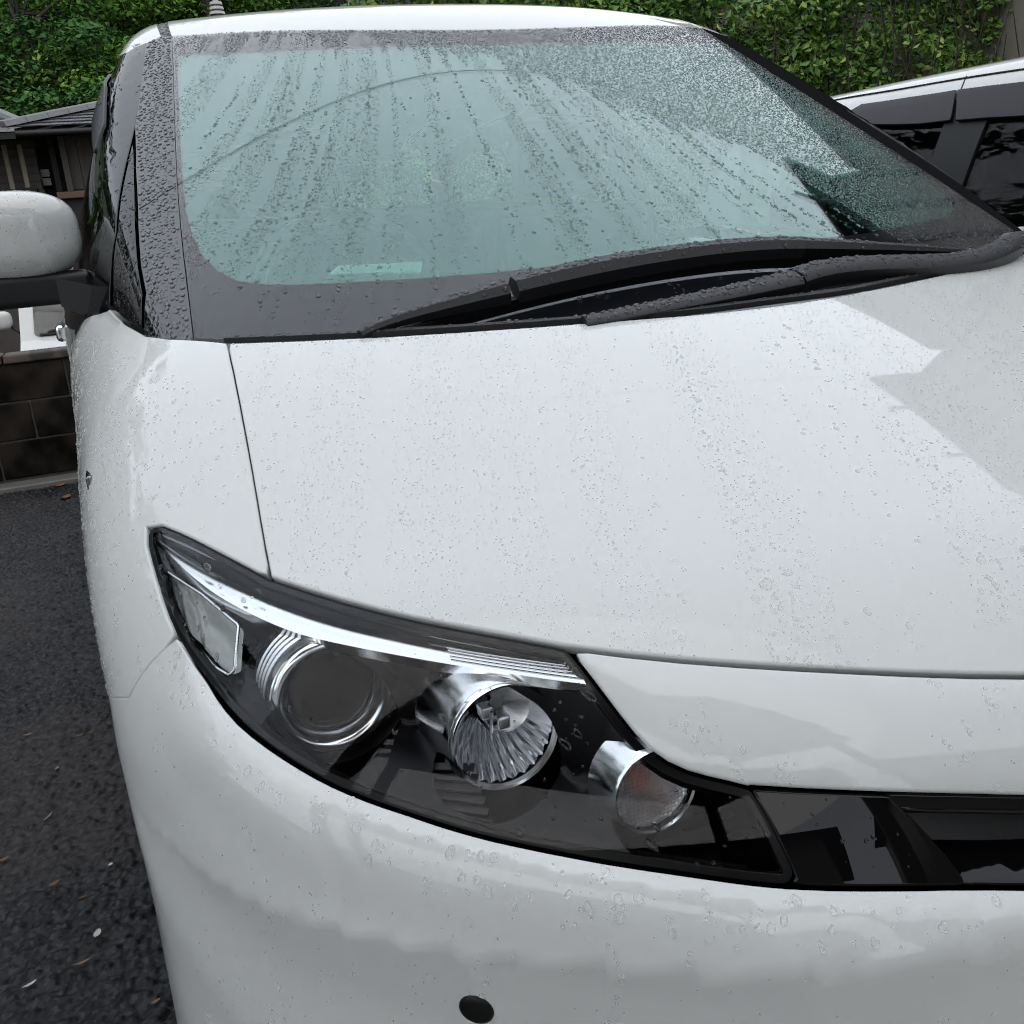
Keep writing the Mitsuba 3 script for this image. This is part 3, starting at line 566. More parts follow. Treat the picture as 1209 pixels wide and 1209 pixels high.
gx, gy = np.meshgrid(np.linspace(-130, 45, 90), np.linspace(10, 170, 80), indexing='ij')
gz = hill_z(gx, gy)
I_ = np.arange(90)[:, None]*80+np.arange(80)[None]
plastic('hill_soil', proc(lambda p, n, uv: mix((.012, .022, .008), (.03, .05, .015), fbm(p.x*.7, p.y*.7, p.z*.7, 4))), .6)
put('hillside', (np.stack([gx, gy, gz-.06], -1).reshape(-1, 3), np.stack([I_[:-1, :-1], I_[1:, :-1], I_[1:, 1:], I_[:-1, 1:]], -1).reshape(-1, 4)), 'hill_soil', smooth=True, kind='structure')


def tree(x, y, h, w, n, size, a, b, label, group, rng, clumps=34, extra=None):
    K = thing('forest_tree', label, 'tree', group)
    z = float(hill_z(np.array(x), np.array(y)))
    base = np.array([x, y, z])
    cs, C, Nn = [], [], []
    for i in range(clumps):
        u = rng.random(); ang = rng.uniform(0, 2*np.pi); zz = .28+.72*u
        rad = w*.5*math.sqrt(max(.05, 1-((zz-.55)/.5)**2))*rng.uniform(.45, 1.0)
        c = base+[rad*math.cos(ang), rad*math.sin(ang), h*zz*.95]
        cr = w*rng.uniform(.12, .22)
        cs.append(c)
        m = int(n/clumps)
        v = rng.normal(0, 1, (m, 3)); v /= np.linalg.norm(v, axis=1, keepdims=True); v[:, 2] = np.where(v[:, 2] < -.2, -v[:, 2], v[:, 2])
        C.append(c+v*cr*np.array([1.25, 1.25, .62])*rng.uniform(.5, 1.05, (m, 1))); Nn.append(v*.5+[0, 0, .8])
    C, Nn = np.concatenate(C), np.concatenate(Nn)
    P, F_ = leaves(C, Nn, np.full(len(C), size), rng, .6, .5)
    col = leaf_colors(len(C), a, b, rng, extra)
    tint = np.repeat(np.repeat(rng.uniform(.65, 1.3, clumps), len(C)//clumps)[:, None], 4, 0)
    put(K+'__crown', (P, F_), 'foliage_far', color=col*tint)
    trunk = [tube([base+[0, 0, -.4], base+[.1*w*.2, 0, h*.35], base+[0, .05, h*.75]], [.05*h*.5, .04*h*.5, .012*h], 7)]
    for c in cs[::3]:
        st_ = base+[0, 0, h*rng.uniform(.3, .6)]
        trunk.append(tube([st_, (st_+c)/2+[0, 0, .1], c], [.012*h, .008*h, .004*h], 5))
    put(K+'__trunk', cat_mesh(trunk), 'bark', smooth=True)


tr = np.random.default_rng(23)
tones = [((.062, .150, .036), (.14, .28, .06)), ((.085, .19, .04), (.20, .34, .07)), ((.036, .085, .03), (.075, .16, .05))]
for (x, y, h, w, t, lab) in NEAR_TREES:
    tree(x, y, h, w, 7000, .17, *tones[t], lab, None, tr, 46, ((.10, .17, .03), .06))
for i in range(36):
    az, s = math.radians(tr.uniform(-75, 22)), tr.uniform(40, 96)
    x, y = s*math.sin(az), s*math.cos(az)
    tree(x, y, tr.uniform(6, 10), tr.uniform(5, 8), 900, .42, *tones[i % 3], ('mid green forest tree far up the wooded hillside', 'light green forest tree far up the wooded hillside', 'dark green forest tree far up the wooded hillside')[i % 3], ('mid green', 'light green', 'dark green')[i % 3]+' forest trees far up the hillside', tr, 22)
for (x, y, h) in ((-5.5, 13.5, 11.5), (-8.5, 12.0, 11.5), (-10.5, 8.5, 11.0), (-11, 5.0, 10.5)):
    tree(x, y, h, 4.6, 2200, .34, *tones[2], 'tall dark cedar left of the parking lot', 'cedars left of the parking lot', tr, 26)
us = np.random.default_rng(5)
n_ = 26000
az = np.radians(us.uniform(-9, 14, n_)); s = us.uniform(26, 52, n_); x, y = s*np.sin(az), s*np.cos(az)
C = np.stack([x, y, hill_z(x, y)+us.gamma(1.5, .35, n_)], 1)
P, F_ = leaves(C, np.tile([0, -.3, .8], (n_, 1)), np.full(n_, .26), us, .6, .5)
put('undergrowth', (P, F_), 'foliage_far', color=leaf_colors(n_, (.026, .064, .016), (.075, .155, .032), us), label='green undergrowth covering the wooded hillside', cat='undergrowth', kind='stuff')

# ---------------------------------------------------------------- the tiled house beyond the wall
plastic('roof_tile', proc(lambda p, n, uv: mix((.075, .072, .082), (.15, .145, .155), fbm(p.x*6, p.y*6, p.z*12, 3))), .3)
plastic('ridge_tile', proc(lambda p, n, uv: mix((.26, .25, .26), (.36, .35, .355), fbm(p.x*5, p.y*5, p.z*5, 3))), .35)
plastic('siding_pink', proc(lambda p, n, uv: mix((.20, .165, .15), (.29, .245, .225), fbm(p.x*3, p.y*3, p.z*14, 4))), .5)
plastic('board_brown', proc(lambda p, n, uv: mix((.10, .078, .065), (.19, .155, .135), fbm(p.x*16, p.y*3, p.z*1.2, 4))), .5)
plastic('cream_wood', (.48, .43, .34), .4)
plastic('beam_orange', (.28, .17, .09), .4)
plastic('dark_wood', (.020, .016, .013), .5)
plastic('white_panel', (.72, .70, .66), .4)
plastic('off_white', (.62, .62, .62), .35)
plastic('stucco', proc(lambda p, n, uv: mix((.36, .33, .28), (.46, .43, .37), fbm(p.x*3, p.y*3, p.z*3, 4))), .5)
plastic('stucco_brown', proc(lambda p, n, uv: mix((.13, .105, .095), (.19, .155, .14), fbm(p.x*3, p.y*3, p.z*3, 4))), .5)
plastic('stucco_light', proc(lambda p, n, uv: mix((.52, .49, .44), (.62, .59, .53), fbm(p.x*3, p.y*3, p.z*3, 4))), .5)
plastic('window_dark', (.02, .022, .025), .08)
plastic('steel_dark', (.035, .036, .038), .35)


def quad_tiles(key, A, B, C_, D_, nu, nv, th, m):
    """Rows of overlapping tiles on the quad A B (eave) - D C (ridge): every tile its own part."""
    A, B, C_, D_ = (np.asarray(p, float) for p in (A, B, C_, D_))
    nrm = np.cross(B-A, D_-A); nrm /= np.linalg.norm(nrm)

    def at(u, v):
        return (A*(1-u)+B*u)*(1-v)+(D_*(1-u)+C_*u)*v
    for j in range(nv):
        v0, v1 = j/nv, min(1, (j+1.12)/nv)
        row = nu if j < 40 else 1
        for i in range(row):
            u0, u1 = i/row+.002, (i+1)/row-.002
            q = [at(u0, v0)+nrm*th*1.7, at(u1, v0)+nrm*th*1.7, at(u1, v1)+nrm*.3*th, at(u0, v1)+nrm*.3*th]
            lo = [p-nrm*th for p in q]
            f = [[0, 1, 2], [0, 2, 3], [4, 6, 5], [4, 7, 6], [0, 4, 5], [0, 5, 1], [1, 5, 6], [1, 6, 2], [2, 6, 7], [2, 7, 3], [3, 7, 4], [3, 4, 0]]
            put(key, trimesh.Trimesh(np.array(q+lo), f, process=False), m)


HA = thing('tiled_house', 'brown boarded house with grey tiled hip roof beyond the block wall', 'house')
wall_y = 16.65
put(HA+'__wall', box(-1.18, 6.5, wall_y, 22, -.6, 2.80), 'stucco_brown')
for i in range(14):
    x = -1.16+.205*i
    put(HA+'__wall__board', rbox(x+.004, x+.200, wall_y-.022, wall_y-.002, 2.03, 2.78, .004), 'board_brown', smooth=30)
put(HA+'__beam', rbox(-1.36, 3.0, 16.45, 16.60, 1.90, 2.00, .01), 'beam_orange', smooth=30)
put(HA+'__beam', rbox(-1.20, -1.11, 16.48, 16.62, 2.0, 2.79, .01), 'board_brown', smooth=30)
put(HA+'__low_wall', box(-1.5, 3.0, 16.55, 16.64, -.6, 1.895), 'dark_wood')
put(HA+'__soffit', box(-2.2, 6.8, 16.05, 22.3, 2.80, 2.83), 'dark_wood')
put(HA+'__gutter', tube([[-2.2, 15.98, 2.80], [6.8, 15.98, 2.80]], .045, 10), 'steel_dark', smooth=True)
R0, R1, R2, R3 = (-1.9, 15.95, 2.87), (6.6, 15.95, 2.87), (4.4, 19.3, 3.82), (1.5, 19.3, 3.82)
rf = put(HA+'__roof', trimesh.Trimesh(np.array([R0, R1, R2, R3, (-1.9, 22.4, 2.87), (6.6, 22.4, 2.87)])-[0, 0, .04], [[0, 1, 2], [0, 2, 3], [0, 3, 4], [1, 5, 2], [4, 3, 2], [4, 2, 5]], process=False), 'roof_tile')
quad_tiles(rf+'__tile', R0, R1, R2, R3, 18, 14, .014, 'roof_tile')
hip = np.linspace(R0, R3, 13)
for i in range(12):
    a, b = hip[i], hip[i+1]; d = (b-a)*.012
    put(rf+'__ridge_tile', sweep(np.array([a+d, b-d])+[0, -.02, .02], [(-.13, 0), (.13, 0), (.10, .07), (-.10, .07)], (0, -.1, 1)), 'ridge_tile', smooth=40)
put(rf+'__ridge_tile', sweep([R3, R2], [(-.14, -.02), (.14, -.02), (.10, .12), (-.10, .12)], (0, 0, 1)), 'ridge_tile', smooth=40)

HP = thing('wooden_annex', 'pinkish boarded annex with cream posts under a dark eave at far left', 'annex')
put(HP+'__wall', box(-7.0, -1.56, 17.02, 17.2, -.6, 2.75), 'stucco_brown')
for j in range(9):
    put(HP+'__wall__siding_board', rbox(-7.0, -1.56, 16.99+.003*(j % 2), 17.02, 1.60+.12*j, 1.60+.12*j+.117, .004), 'siding_pink', smooth=30)
for x in (-3.75, -3.15, -2.55, -1.955, -1.745):
    put(HP+'__post', rbox(x-.035, x+.035, 16.70, 16.77, 1.62 if x < -1.9 else 2.1, 2.72, .008), 'cream_wood', smooth=30)
put(HP+'__sill', rbox(-5.0, -1.62, 16.62, 16.98, 1.98, 2.09, .01), 'dark_wood', smooth=30)
put(HP+'__back', box(-1.56, -1.18, 17.4, 17.5, -.6, 2.8), 'dark_wood')
for z in (2.33, 2.20):
    put(HP+'__panel', rbox(-1.545, -1.425, 17.2, 17.22, z-.055, z+.055, .004), 'white_panel', smooth=30, label='small white panel in the dark opening')
put(HP+'__corner_post', rbox(-1.36, -1.27, 16.75, 16.85, -.6, 2.79, .008), 'dark_wood', smooth=30)
an = put(HP+'__roof', cat_mesh([trimesh.Trimesh(np.array([(-7.2, 15.9, 2.86), (-1.72, 15.9, 2.86), (-1.72, 18.5, 3.05), (-7.2, 18.5, 3.05), (-7.2, 15.9, 2.82), (-1.72, 15.9, 2.82), (-1.72, 18.5, 3.01), (-7.2, 18.5, 3.01)]), [[0, 1, 2], [0, 2, 3], [4, 6, 5], [4, 7, 6], [0, 4, 5], [0, 5, 1], [1, 5, 6], [1, 6, 2]], process=False)]), 'off_white', label='pale sheet roof')
put(HP+'__eave_board', rbox(-7.2, -1.72, 15.92, 15.97, 2.72, 2.815, .006), 'dark_wood', smooth=30)

HB_ = thing('rear_house', 'grey roofed house just showing behind the annex at far left', 'house')
put(HB_+'__wall', box(-7.5, -2.3, 20.5, 25, -.6, 3.3), 'stucco_brown')
Q0, Q1, Q2, Q3 = (-8, 20.0, 3.26), (-1.6, 20.0, 3.26), (-2.5, 21.6, 3.86), (-7, 21.6, 3.86)
rf2 = put(HB_+'__roof', trimesh.Trimesh(np.array([Q0, Q1, Q2, Q3, (-8, 25.4, 3.26), (-1.6, 25.4, 3.26)])-[0, 0, .04], [[0, 1, 2], [0, 2, 3], [0, 3, 4], [1, 5, 2], [4, 3, 2], [4, 2, 5]], process=False), 'roof_tile')
quad_tiles(rf2+'__tile', Q0, Q1, Q2, Q3, 16, 7, .014, 'roof_tile')
put(rf2+'__ridge_tile', sweep([np.array(Q1), np.array(Q2)], [(-.12, 0), (.12, 0), (.09, .07), (-.09, .07)], (0, 0, 1)), 'ridge_tile', smooth=40)
put(rf2+'__ridge_tile', sweep([np.array(Q3), np.array(Q2)], [(-.12, 0), (.12, 0), (.09, .09), (-.09, .09)], (0, 0, 1)), 'ridge_tile', smooth=40)

# utility pole behind the roof of the minivan and the service cable over the cars
UPO = thing('utility_pole', 'grey utility pole whose top shows above the left of the minivan roof', 'utility pole')
plastic('pole_concrete', (.30, .29, .28), .5); plastic('porcelain', (.62, .60, .58), .15)
put(UPO+'__shaft', tube([[2.12, 22, -.6], [2.12, 22, 5.45]], [.16, .12], 16), 'pole_concrete', smooth=40)
put(UPO+'__insulator', cat_mesh([tube([[2.12, 22, z], [2.12, 22, z+.05]], [.16-.015*k, .15-.015*k], 16) for k, z in enumerate((5.47, 5.56, 5.65))]+[tube([[2.12, 22, 5.45], [2.12, 22, 5.78]], .06, 10)]), 'porcelain', smooth=40)
cb = np.array([[-9, 5.2, 7.1], [-1.12, 5.4, 7.15], [.53, 5.33, 7.12], [2.8, 5.6, 7.15], [6.4, 6.1, 7.3]])
put('overhead_cable', tube(spline(cb, 40), .006, 6), 'rubber', smooth=True, label='thin dark overhead cable crossing above the parked cars', cat='cable')

# ---------------------------------------------------------------- two-storey house on the right, seen in the reflections
HR = thing('two_storey_house', 'tan two-storey house on the right seen in the windscreen reflection', 'house')
hx, hy0, hy1, hz = 6.5, -7.0, 5.0, 6.3
put(HR+'__wall', box(hx, hx+7, hy0, hy1, -.5, hz), 'stucco')
for i in range(12):
    y = 4.86-.55*i
    put(HR+'__wall_batten', rbox(hx-.05, hx+.01, y, y+.07, 3.2, hz-.03, .006), 'dark_wood', smooth=30)
put(HR+'__belt_course', rbox(hx-.10, hx, hy0, hy1, 3.0, 3.2, .01), 'stucco_brown', smooth=30)
put(HR+'__lower_cladding', box(hx-.04, hx, hy0, hy1, -.5, 3.0), 'stucco_brown')
ro = put(HR+'__roof', trimesh.Trimesh(np.array([(hx-.45, hy0-.5, hz), (hx-.45, hy1+.1, hz), (hx+7.4, hy1+.1, hz), (hx+7.4, hy0-.5, hz), (hx+3.5, hy0+3, hz+1.5), (hx+3.5, hy1-3, hz+1.5), (hx-.45, hy0-.5, hz-.12), (hx-.45, hy1+.1, hz-.12), (hx+7.4, hy1+.1, hz-.12), (hx+7.4, hy0-.5, hz-.12)]),
         [[0, 4, 5], [0, 5, 1], [1, 5, 2], [2, 5, 4], [2, 4, 3], [3, 4, 0], [0, 1, 7], [0, 7, 6], [1, 2, 8], [1, 8, 7], [2, 3, 9], [2, 9, 8], [3, 0, 6], [3, 6, 9], [6, 7, 8], [6, 8, 9]], process=False), 'roof_tile')
put(HR+'__gutter', tube([[hx-.50, hy0-.5, hz-.05], [hx-.50, hy1+.1, hz-.05]], .06, 10), 'steel_dark', smooth=True)
for y in (4.4, 3.4, 2.2):
    put(HR+'__gutter_bracket', rbox(hx-.80, hx-.50, y-.025, y+.025, hz-.02, hz+.03, .008), 'steel_dark', smooth=30)
for y0_ in (2.4, -.6, -3.6):
    w = put(HR+'__window', rbox(hx-.03, hx+.02, y0_-1.6, y0_, 3.9, 5.1, .01), 'off_white', smooth=30)
    put(w+'__pane', box(hx-.04, hx-.032, y0_-1.53, y0_-.84, 3.97, 5.03), 'window_dark')
    put(w+'__pane', box(hx-.045, hx-.037, y0_-.76, y0_-.07, 3.97, 5.03), 'window_dark')
WI = thing('house_wing', 'plain tan wing of the house standing behind the hedge on the right', 'house')
put(WI+'__wall', box(hx+.15, hx+7, 5.02, 10.5, -.5, 5.3), 'stucco')
put(WI+'__roof', rbox(hx-.15, hx+7.3, 5.03, 10.8, 5.3, 5.45, .02), 'roof_tile', smooth=30)
BA = thing('balcony', 'open balcony with posts and balusters at the end of the tan house', 'balcony')
put(BA+'__floor', rbox(hx-.2, hx+.14, 5.01, 6.3, 3.0, 3.25, .02), 'stucco_brown', smooth=30)
for y in (5.08, 5.65, 6.22):
    put(BA+'__post', rbox(hx-.15, hx-.07, y-.04, y+.04, 3.25, 4.4, .008), 'steel_dark', smooth=30)
for k in range(10):
    y = 5.15+.115*k
    put(BA+'__baluster', rbox(hx-.14, hx-.11, y-.02, y+.02, 3.3, 4.35, .004), 'off_white', smooth=30)
put(BA+'__handrail', rbox(hx-.17, hx-.08, 5.05, 6.28, 4.35, 4.41, .01), 'steel_dark', smooth=30)

# ---------------------------------------------------------------- houses behind the camera, mirrored in the bumper and nose
for (x0, x1, y0, y1, z, m, lab) in ((-12.0, -.6, -18.0, -9.0, 4.8, 'stucco', 'broad two-storey house behind the camera on the left'), (2.0, 12.0, -19.0, -10.5, 7.4, 'stucco', 'tan two-storey house behind the camera on the right')):
    K = thing('street_house', lab, 'house')
    put(K+'__wall', box(x0, x1, y0, y1, -.5, z), m)
    c_ = np.array([(x0-.5, y0-.5, z), (x1+.5, y0-.5, z), (x1+.5, y1+.5, z), (x0-.5, y1+.5, z), (x0+3, (y0+y1)/2, z+1.7), (x1-3, (y0+y1)/2, z+1.7)])
    put(K+'__roof', trimesh.Trimesh(c_, [[0, 1, 5], [0, 5, 4], [1, 2, 5], [2, 3, 4], [2, 4, 5], [3, 0, 4], [0, 2, 1], [0, 3, 2]], process=False), 'roof_tile')
    for zz in (.6, 3.4):
        for xx in np.arange(x0+.9, x1-1.6, 2.6):
            w = put(K+'__window', rbox(xx, xx+1.5, y1-.02, y1+.04, zz, zz+1.3, .01), 'off_white', smooth=30)
            put(w+'__pane', box(xx+.07, xx+1.43, y1+.042, y1+.05, zz+.07, zz+1.23), 'window_dark')

# canopy over the parking place behind the camera: its edge is mirrored in the headlight and nose
CP = thing('parking_canopy', 'dark timber canopy on posts behind the camera', 'canopy')
cpoly = Polygon([(-2.1, 0.0), (-1.25, -.70), (-.38, -.95), (.17, -2.27), (.30, -2.6), (-1.5, -3.8), (-4.5, -1.3)])
m = trimesh.creation.extrude_polygon(cpoly, .16, engine='earcut'); m.apply_translation((0, 0, 3.40))
put(CP+'__roof', m, 'dark_wood')
for x, y in ((.05, -2.4), (-1.5, -3.5), (-4.2, -1.25), (-2.3, -.2)):
    put(CP+'__post', rbox(x-.06, x+.06, y-.06, y+.06, -.02, 3.4, .01), 'board_brown', smooth=30)
for k in range(7):
    a0 = np.array([-.30, -1.2, 3.36])*(1-k/6)+np.array([-.1, -2.0, 3.36])*(k/6); a1 = np.array([-2.1, -.1, 3.36])*(1-k/6)+np.array([-4.2, -1.0, 3.36])*(k/6)
    put(CP+'__rafter', sweep([a0, a1], [(-.03, -.05), (.03, -.05), (.03, .03), (-.03, .03)], (0, 0, 1)), 'board_brown')

# ---------------------------------------------------------------- white van on the lower ground beyond the wall
plastic('van_white', (.78, .78, .77))
KV = thing('small_van', 'small white van facing the wall, seen under the door mirror', 'van')
gy_ = -.55
vp = Polygon([(8.42, gy_+.28), (8.36, gy_+.55), (8.44, gy_+.95), (8.56, gy_+1.02), (9.02, gy_+1.72), (9.3, gy_+1.86), (11.6, gy_+1.88), (11.72, gy_+1.0), (11.72, gy_+.28)]).buffer(-.05).buffer(.05)


def prism_x(poly, x0, x1):
    m = trimesh.creation.extrude_polygon(poly, x1-x0)
    V = m.vertices[:, [2, 0, 1]]+[x0, 0, 0]
    return trimesh.Trimesh(V, m.faces, process=False)


vb = prism_x(vp, 0, 1.48)
V = vb.vertices; V[:, 0] = (V[:, 0]-.74)*(1-.11*np.clip((V[:, 2]-.4)/.9, 0, 1))-.86
vv = V.copy(); hullv = []
put(KV+'__body', trimesh.Trimesh(V, vb.faces, process=False), 'van_white', smooth=25)
n0 = np.array([0, -.835, .55])


def on_front(u, v, d=.006):
    """Point of the raked front: u across (-1..1), v from the foot of the pane (0) to its top (1)."""
    z = .475+.70*v; w = .735*(1-.11*np.clip((z-.4)/.9, 0, 1)); y = 8.56+.46*v
    return np.array([-.86+u*w, y, z])+n0*d


rw = Polygon([(-.86, .05), (-.80, .02), (.80, .02), (.86, .05), (.84, .93), (-.84, .93)]).buffer(-.03).buffer(.03)
q_, t_ = fill(rw, .12)
for key, dd_, m_ in (('windscreen', .010, 'dark_glass'), ('windscreen_backing', .004, 'van_cabin')):
    if m_ == 'van_cabin':
        plastic('van_cabin', (.06, .07, .08), .3)
    put(KV+'__'+key, trimesh.Trimesh(np.array([on_front(u, v, dd_) for u, v in q_]), t_, process=False), m_)
put(KV+'__wiper', tube([on_front(-.72, .05, .02), on_front(-.4, .10, .02), on_front(.1, .09, .02)], .012, 6), 'rubber', smooth=True)
put(KV+'__dash_band', tube([on_front(-.80, .035, .012), on_front(.8, .035, .012)], .012, 6), 'rubber', smooth=True)
for s in (-1, 1):
    c = np.array([-.86+s*.86, 8.75, .64])
    mm = trimesh.creation.icosphere(subdivisions=3); mm.vertices = np.sign(mm.vertices)*np.abs(mm.vertices)**.7*[.085, .05, .075]+c
    put(KV+'__mirror', mm, 'van_white', smooth=True)
    put(KV+'__mirror_arm', tube([c+[-s*.06, .02, -.05], [-.86+s*.70, 8.72, .50]], .014, 6), 'rubber', smooth=True)
    put(KV+'__headlight', rbox(-.86+s*.60-.10, -.86+s*.60+.10, 8.345, 8.42, gy_+.62, gy_+.86, .03, 3), 'off_white', smooth=40)
    for y in (9.0, 11.1):
        put(KV+'__wheel', trimesh.creation.cylinder(.28, .16, 24, transform=trimesh.transformations.translation_matrix((-.86+s*.66, y, gy_+.28)) @ trimesh.transformations.rotation_matrix(math.pi/2, (0, 1, 0))), 'rubber', smooth=40)
put(KV+'__bumper', rbox(-1.58, -.14, 8.31, 8.42, gy_+.26, gy_+.5, .03, 3), 'van_white', smooth=40)

# ---------------------------------------------------------------- white wagon parked on the right
WG = thing('parked_wagon', 'white wagon with smoky window visors parked right of the minivan', 'wagon')
WS = Star(wagon, (2.47, 2.0, .90), (-1, 0, .35), side=(0, -1, 0))
W2 = WS.to2
SR = Star(wagon, (2.47, 2.0, .90), (1, 0, .35), side=(0, 1, 0))
plastic('wagon_white', (.77, .78, .78))
plastic('smoky_visor', (.028, .020, .027), .12, 1.4)
plastic('pillar_grey', (.014, .015, .017), .25, 1.35)


def wside(yz):
    return W2([[2.47-.82, y, z] if z < .95 else [2.47-(.835-.27*(z-.92)-.30*(z-.92)**2), y, z] for y, z in yz])


glass_r = Polygon(wside([(2.22, .98), (3.05, .98), (3.10, 1.10), (2.85, 1.33), (2.70, 1.385), (2.22, 1.375)])).buffer(0)
glass_f = Polygon(wside([(.95, .98), (2.06, .98), (2.06, 1.375), (1.55, 1.36), (1.30, 1.25)])).buffer(0)
shell = Polygon(np.array([[2.6*math.cos(a), 2.6*math.sin(a)] for a in np.linspace(0, 2*np.pi, 90)[:-1]]))
band = glass_r.union(glass_f)
put_panel(WG+'__body', 'wagon_white', WS, shell.difference(band.buffer(.003)), h=.05, gap=0, depth=.012)
m_, n_2 = panel(SR, shell, h=.09, gap=0, depth=0)
put(WG+'__far_side', m_, 'wagon_white', normals=n_2)
for g_ in (glass_r, glass_f):
    put_panel(WG+'__side_pane', 'tinted_pane', WS, g_, h=.08, gap=0, depth=0, disp=lambda q: np.full(len(q), -.006))
pil_ = Polygon(W2(D['w_pil'])).buffer(.004)
pil_b = Polygon(wside([(2.06, .98), (2.22, .98), (2.23, 1.38), (2.05, 1.38)])).buffer(0)
put_panel(WG+'__door_pillar', 'pillar_grey', WS, pil_b, h=.03, gap=.0005, edge=.001, disp=lambda q: np.full(len(q), .003))
va = np.concatenate([W2(D['w_vis_a'])[2:], W2(D['w_vis_a'])[:1]]); vA = Polygon(np.concatenate([W2(D['w_vis_a']), wside([(2.62, 1.345), (2.76, 1.385)])])).buffer(0)
vB = Polygon(np.concatenate([W2(D['w_vis_b'])[:3], wside([(1.55, 1.365), (1.36, 1.28), (1.40, 1.24), (1.62, 1.275)]), W2(D['w_vis_b'])[3:]])).buffer(0)
for v_ in (vA, vB):
    put_panel(WG+'__window_visor', 'smoky_visor', WS, v_, h=.03, gap=.001, edge=.003, depth=.010, disp=lambda q: np.full(len(q), .016))
gl_ = WS.at(W2(D['w_gut'])); gl_ = spline(np.concatenate([[[1.885, 3.1, 1.455]], gl_, [[1.86, 1.6, 1.42]]]), 30)
put(WG+'__roof_gutter', tube(WS.at(W2(gl_))+[-.001, 0, .001], .0035, 6), 'rubber', smooth=True)
put(WG+'__door_seam', tube(WS.at(W2(spline(D['w_seam'], 10)))+[-.0005, 0, .0005], .0022, 6), 'rubber', smooth=True)
for y in (1.15, 3.1):
    put(WG+'__wheel', trimesh.creation.cylinder(.30, .19, 32, transform=trimesh.transformations.translation_matrix((1.71, y-.2, .30)) @ trimesh.transformations.rotation_matrix(math.pi/2, (0, 1, 0))), 'rubber', smooth=40)
    put(WG+'__wheel', trimesh.creation.cylinder(.30, .19, 32, transform=trimesh.transformations.translation_matrix((3.23, y-.2, .30)) @ trimesh.transformations.rotation_matrix(math.pi/2, (0, 1, 0))), 'rubber', smooth=40)
plastic('seat_grey', (.20, .20, .20), .5)
st = num(WG+'__seat')
for x in (2.1, 2.84):
    k = num(WG+'__seat')
    put(k, cat_mesh([rbox(x-.24, x+.24, 2.2, 2.33, .5, 1.06, .05, 3), rbox(x-.24, x+.24, 1.7, 2.25, .42, .58, .05, 3)]), 'seat_grey', smooth=40)
    put(k+'__headrest', rbox(x-.12, x+.12, 2.25, 2.34, 1.08, 1.24, .03, 3), 'seat_grey', smooth=40)
put(WG+'__dashboard', rbox(1.8, 3.1, 1.0, 1.45, .80, .97, .05, 3), 'dash' if 'dash' in scene else plastic('dash', (.05, .05, .055), .4), smooth=40)
put(WG+'__cabin_floor', box(1.75, 3.2, .6, 3.6, .38, .42), 'void_black')

# ---------------------------------------------------------------- the white minivan in front
CAR = thing('minivan', 'white minivan beaded with rain, its headlight and bonnet nearest the camera', 'minivan')
FR = Star(skin, (0, 1.3, .45), (0, -.8, .6))
UP = Star(upper, (0, 2.5, 1.0), (0, -.3, .95))
SD = Star(skin, (0, 2.9, .6), (-1, 0, .15), side=(0, -1, 0))
RR = Star(skin, (0, 2.9, .7), (0, 1, .2))


def f2(*names):
    return np.concatenate([FR.to2(D[n]) if isinstance(n, str) else np.atleast_2d(n) for n in names])


def m2(q):
    return q*[-1, 1]


def sym(q):
    """From the outer end to the centre line and out again on the other side."""
    q = q[q[:, 0] < -.02]; (xa, ya), (xb, yb) = q[-2], q[-1]
    k = (ya-yb)/(xa*xa-xb*xb)
    c = np.array([[x, yb+k*(x*x-xb*xb)] for x in np.linspace(xb, 0, 6)[1:]])
    h = np.concatenate([q, c])
    return np.concatenate([h, m2(h[:-1])[::-1]])


HF = f2('hfront_a', D['hfront_b'] and FR.to2(D['hfront_b'])[1:])
hood_poly = Polygon(np.concatenate([f2('gap'), sym(HF)[1:], m2(f2('gap'))[::-1][1:], sym(f2('hrear'))[::-1]])).buffer(0)
nose_poly = Polygon(np.concatenate([sym(f2('hfront_b')), m2(f2('hlin'))[1:], sym(f2('nosebot'))[::-1], f2('hlin')[::-1]])).buffer(0)
lens_poly = Polygon(np.concatenate([f2('hlup'), f2('hfront_a')[1:], f2('hlin')[1:], f2('hlright')[1:], f2('hllow_b')[::-1][1:], f2('hllow_a')[::-1][1:-1]])).buffer(0)
lens_poly = lens_poly.buffer(-.007).buffer(.007)
GR_L = f2('hlright')
grille_poly = Polygon(np.concatenate([sym(f2('nosebot')), m2(GR_L), sym(f2('grbot'))[::-1], GR_L[::-1]])).buffer(0)


def arch(cy, a0, a1, r=.375, cz=.33, n=14, x=-.89):
    a = np.radians(np.linspace(a0, a1, n))
    return np.stack([np.full(n, x), cy-r*np.cos(np.pi-a)*1.0*-1, cz+r*np.sin(a)], 1) if 0 else np.stack([np.full(n, x), cy+r*np.cos(a), cz+r*np.sin(a)], 1)


xs = np.linspace(-.87, -.05, 12)
bot = np.stack([xs, .02+.27*(np.abs(xs)/.75)**2.6, np.full(12, .2)], 1)
low_edge = sym(f2(FR.to2(bot)))
bump_half = np.concatenate([f2('fbgap'), FR.to2(arch(.95, 122, 200))])
bumper_poly = Polygon(np.concatenate([f2('hllow_b'), sym(f2('grbot'))[1:], m2(f2('hllow_b'))[::-1][1:], m2(bump_half), low_edge[::-1], bump_half[::-1]])).buffer(0)
fender_poly = Polygon(np.concatenate([f2('gap'), f2('hlup')[::-1][1:], f2('hllow_a')[1:], f2('fbgap')[1:], FR.to2(arch(.95, 122, -18)),
                                      FR.to2([[-.9, 1.42, .2], [-.92, 1.42, .6], [-.91, 1.42, .9], [-.885, 1.40, 1.04]]), FR.to2(D['belt'])])).buffer(0)

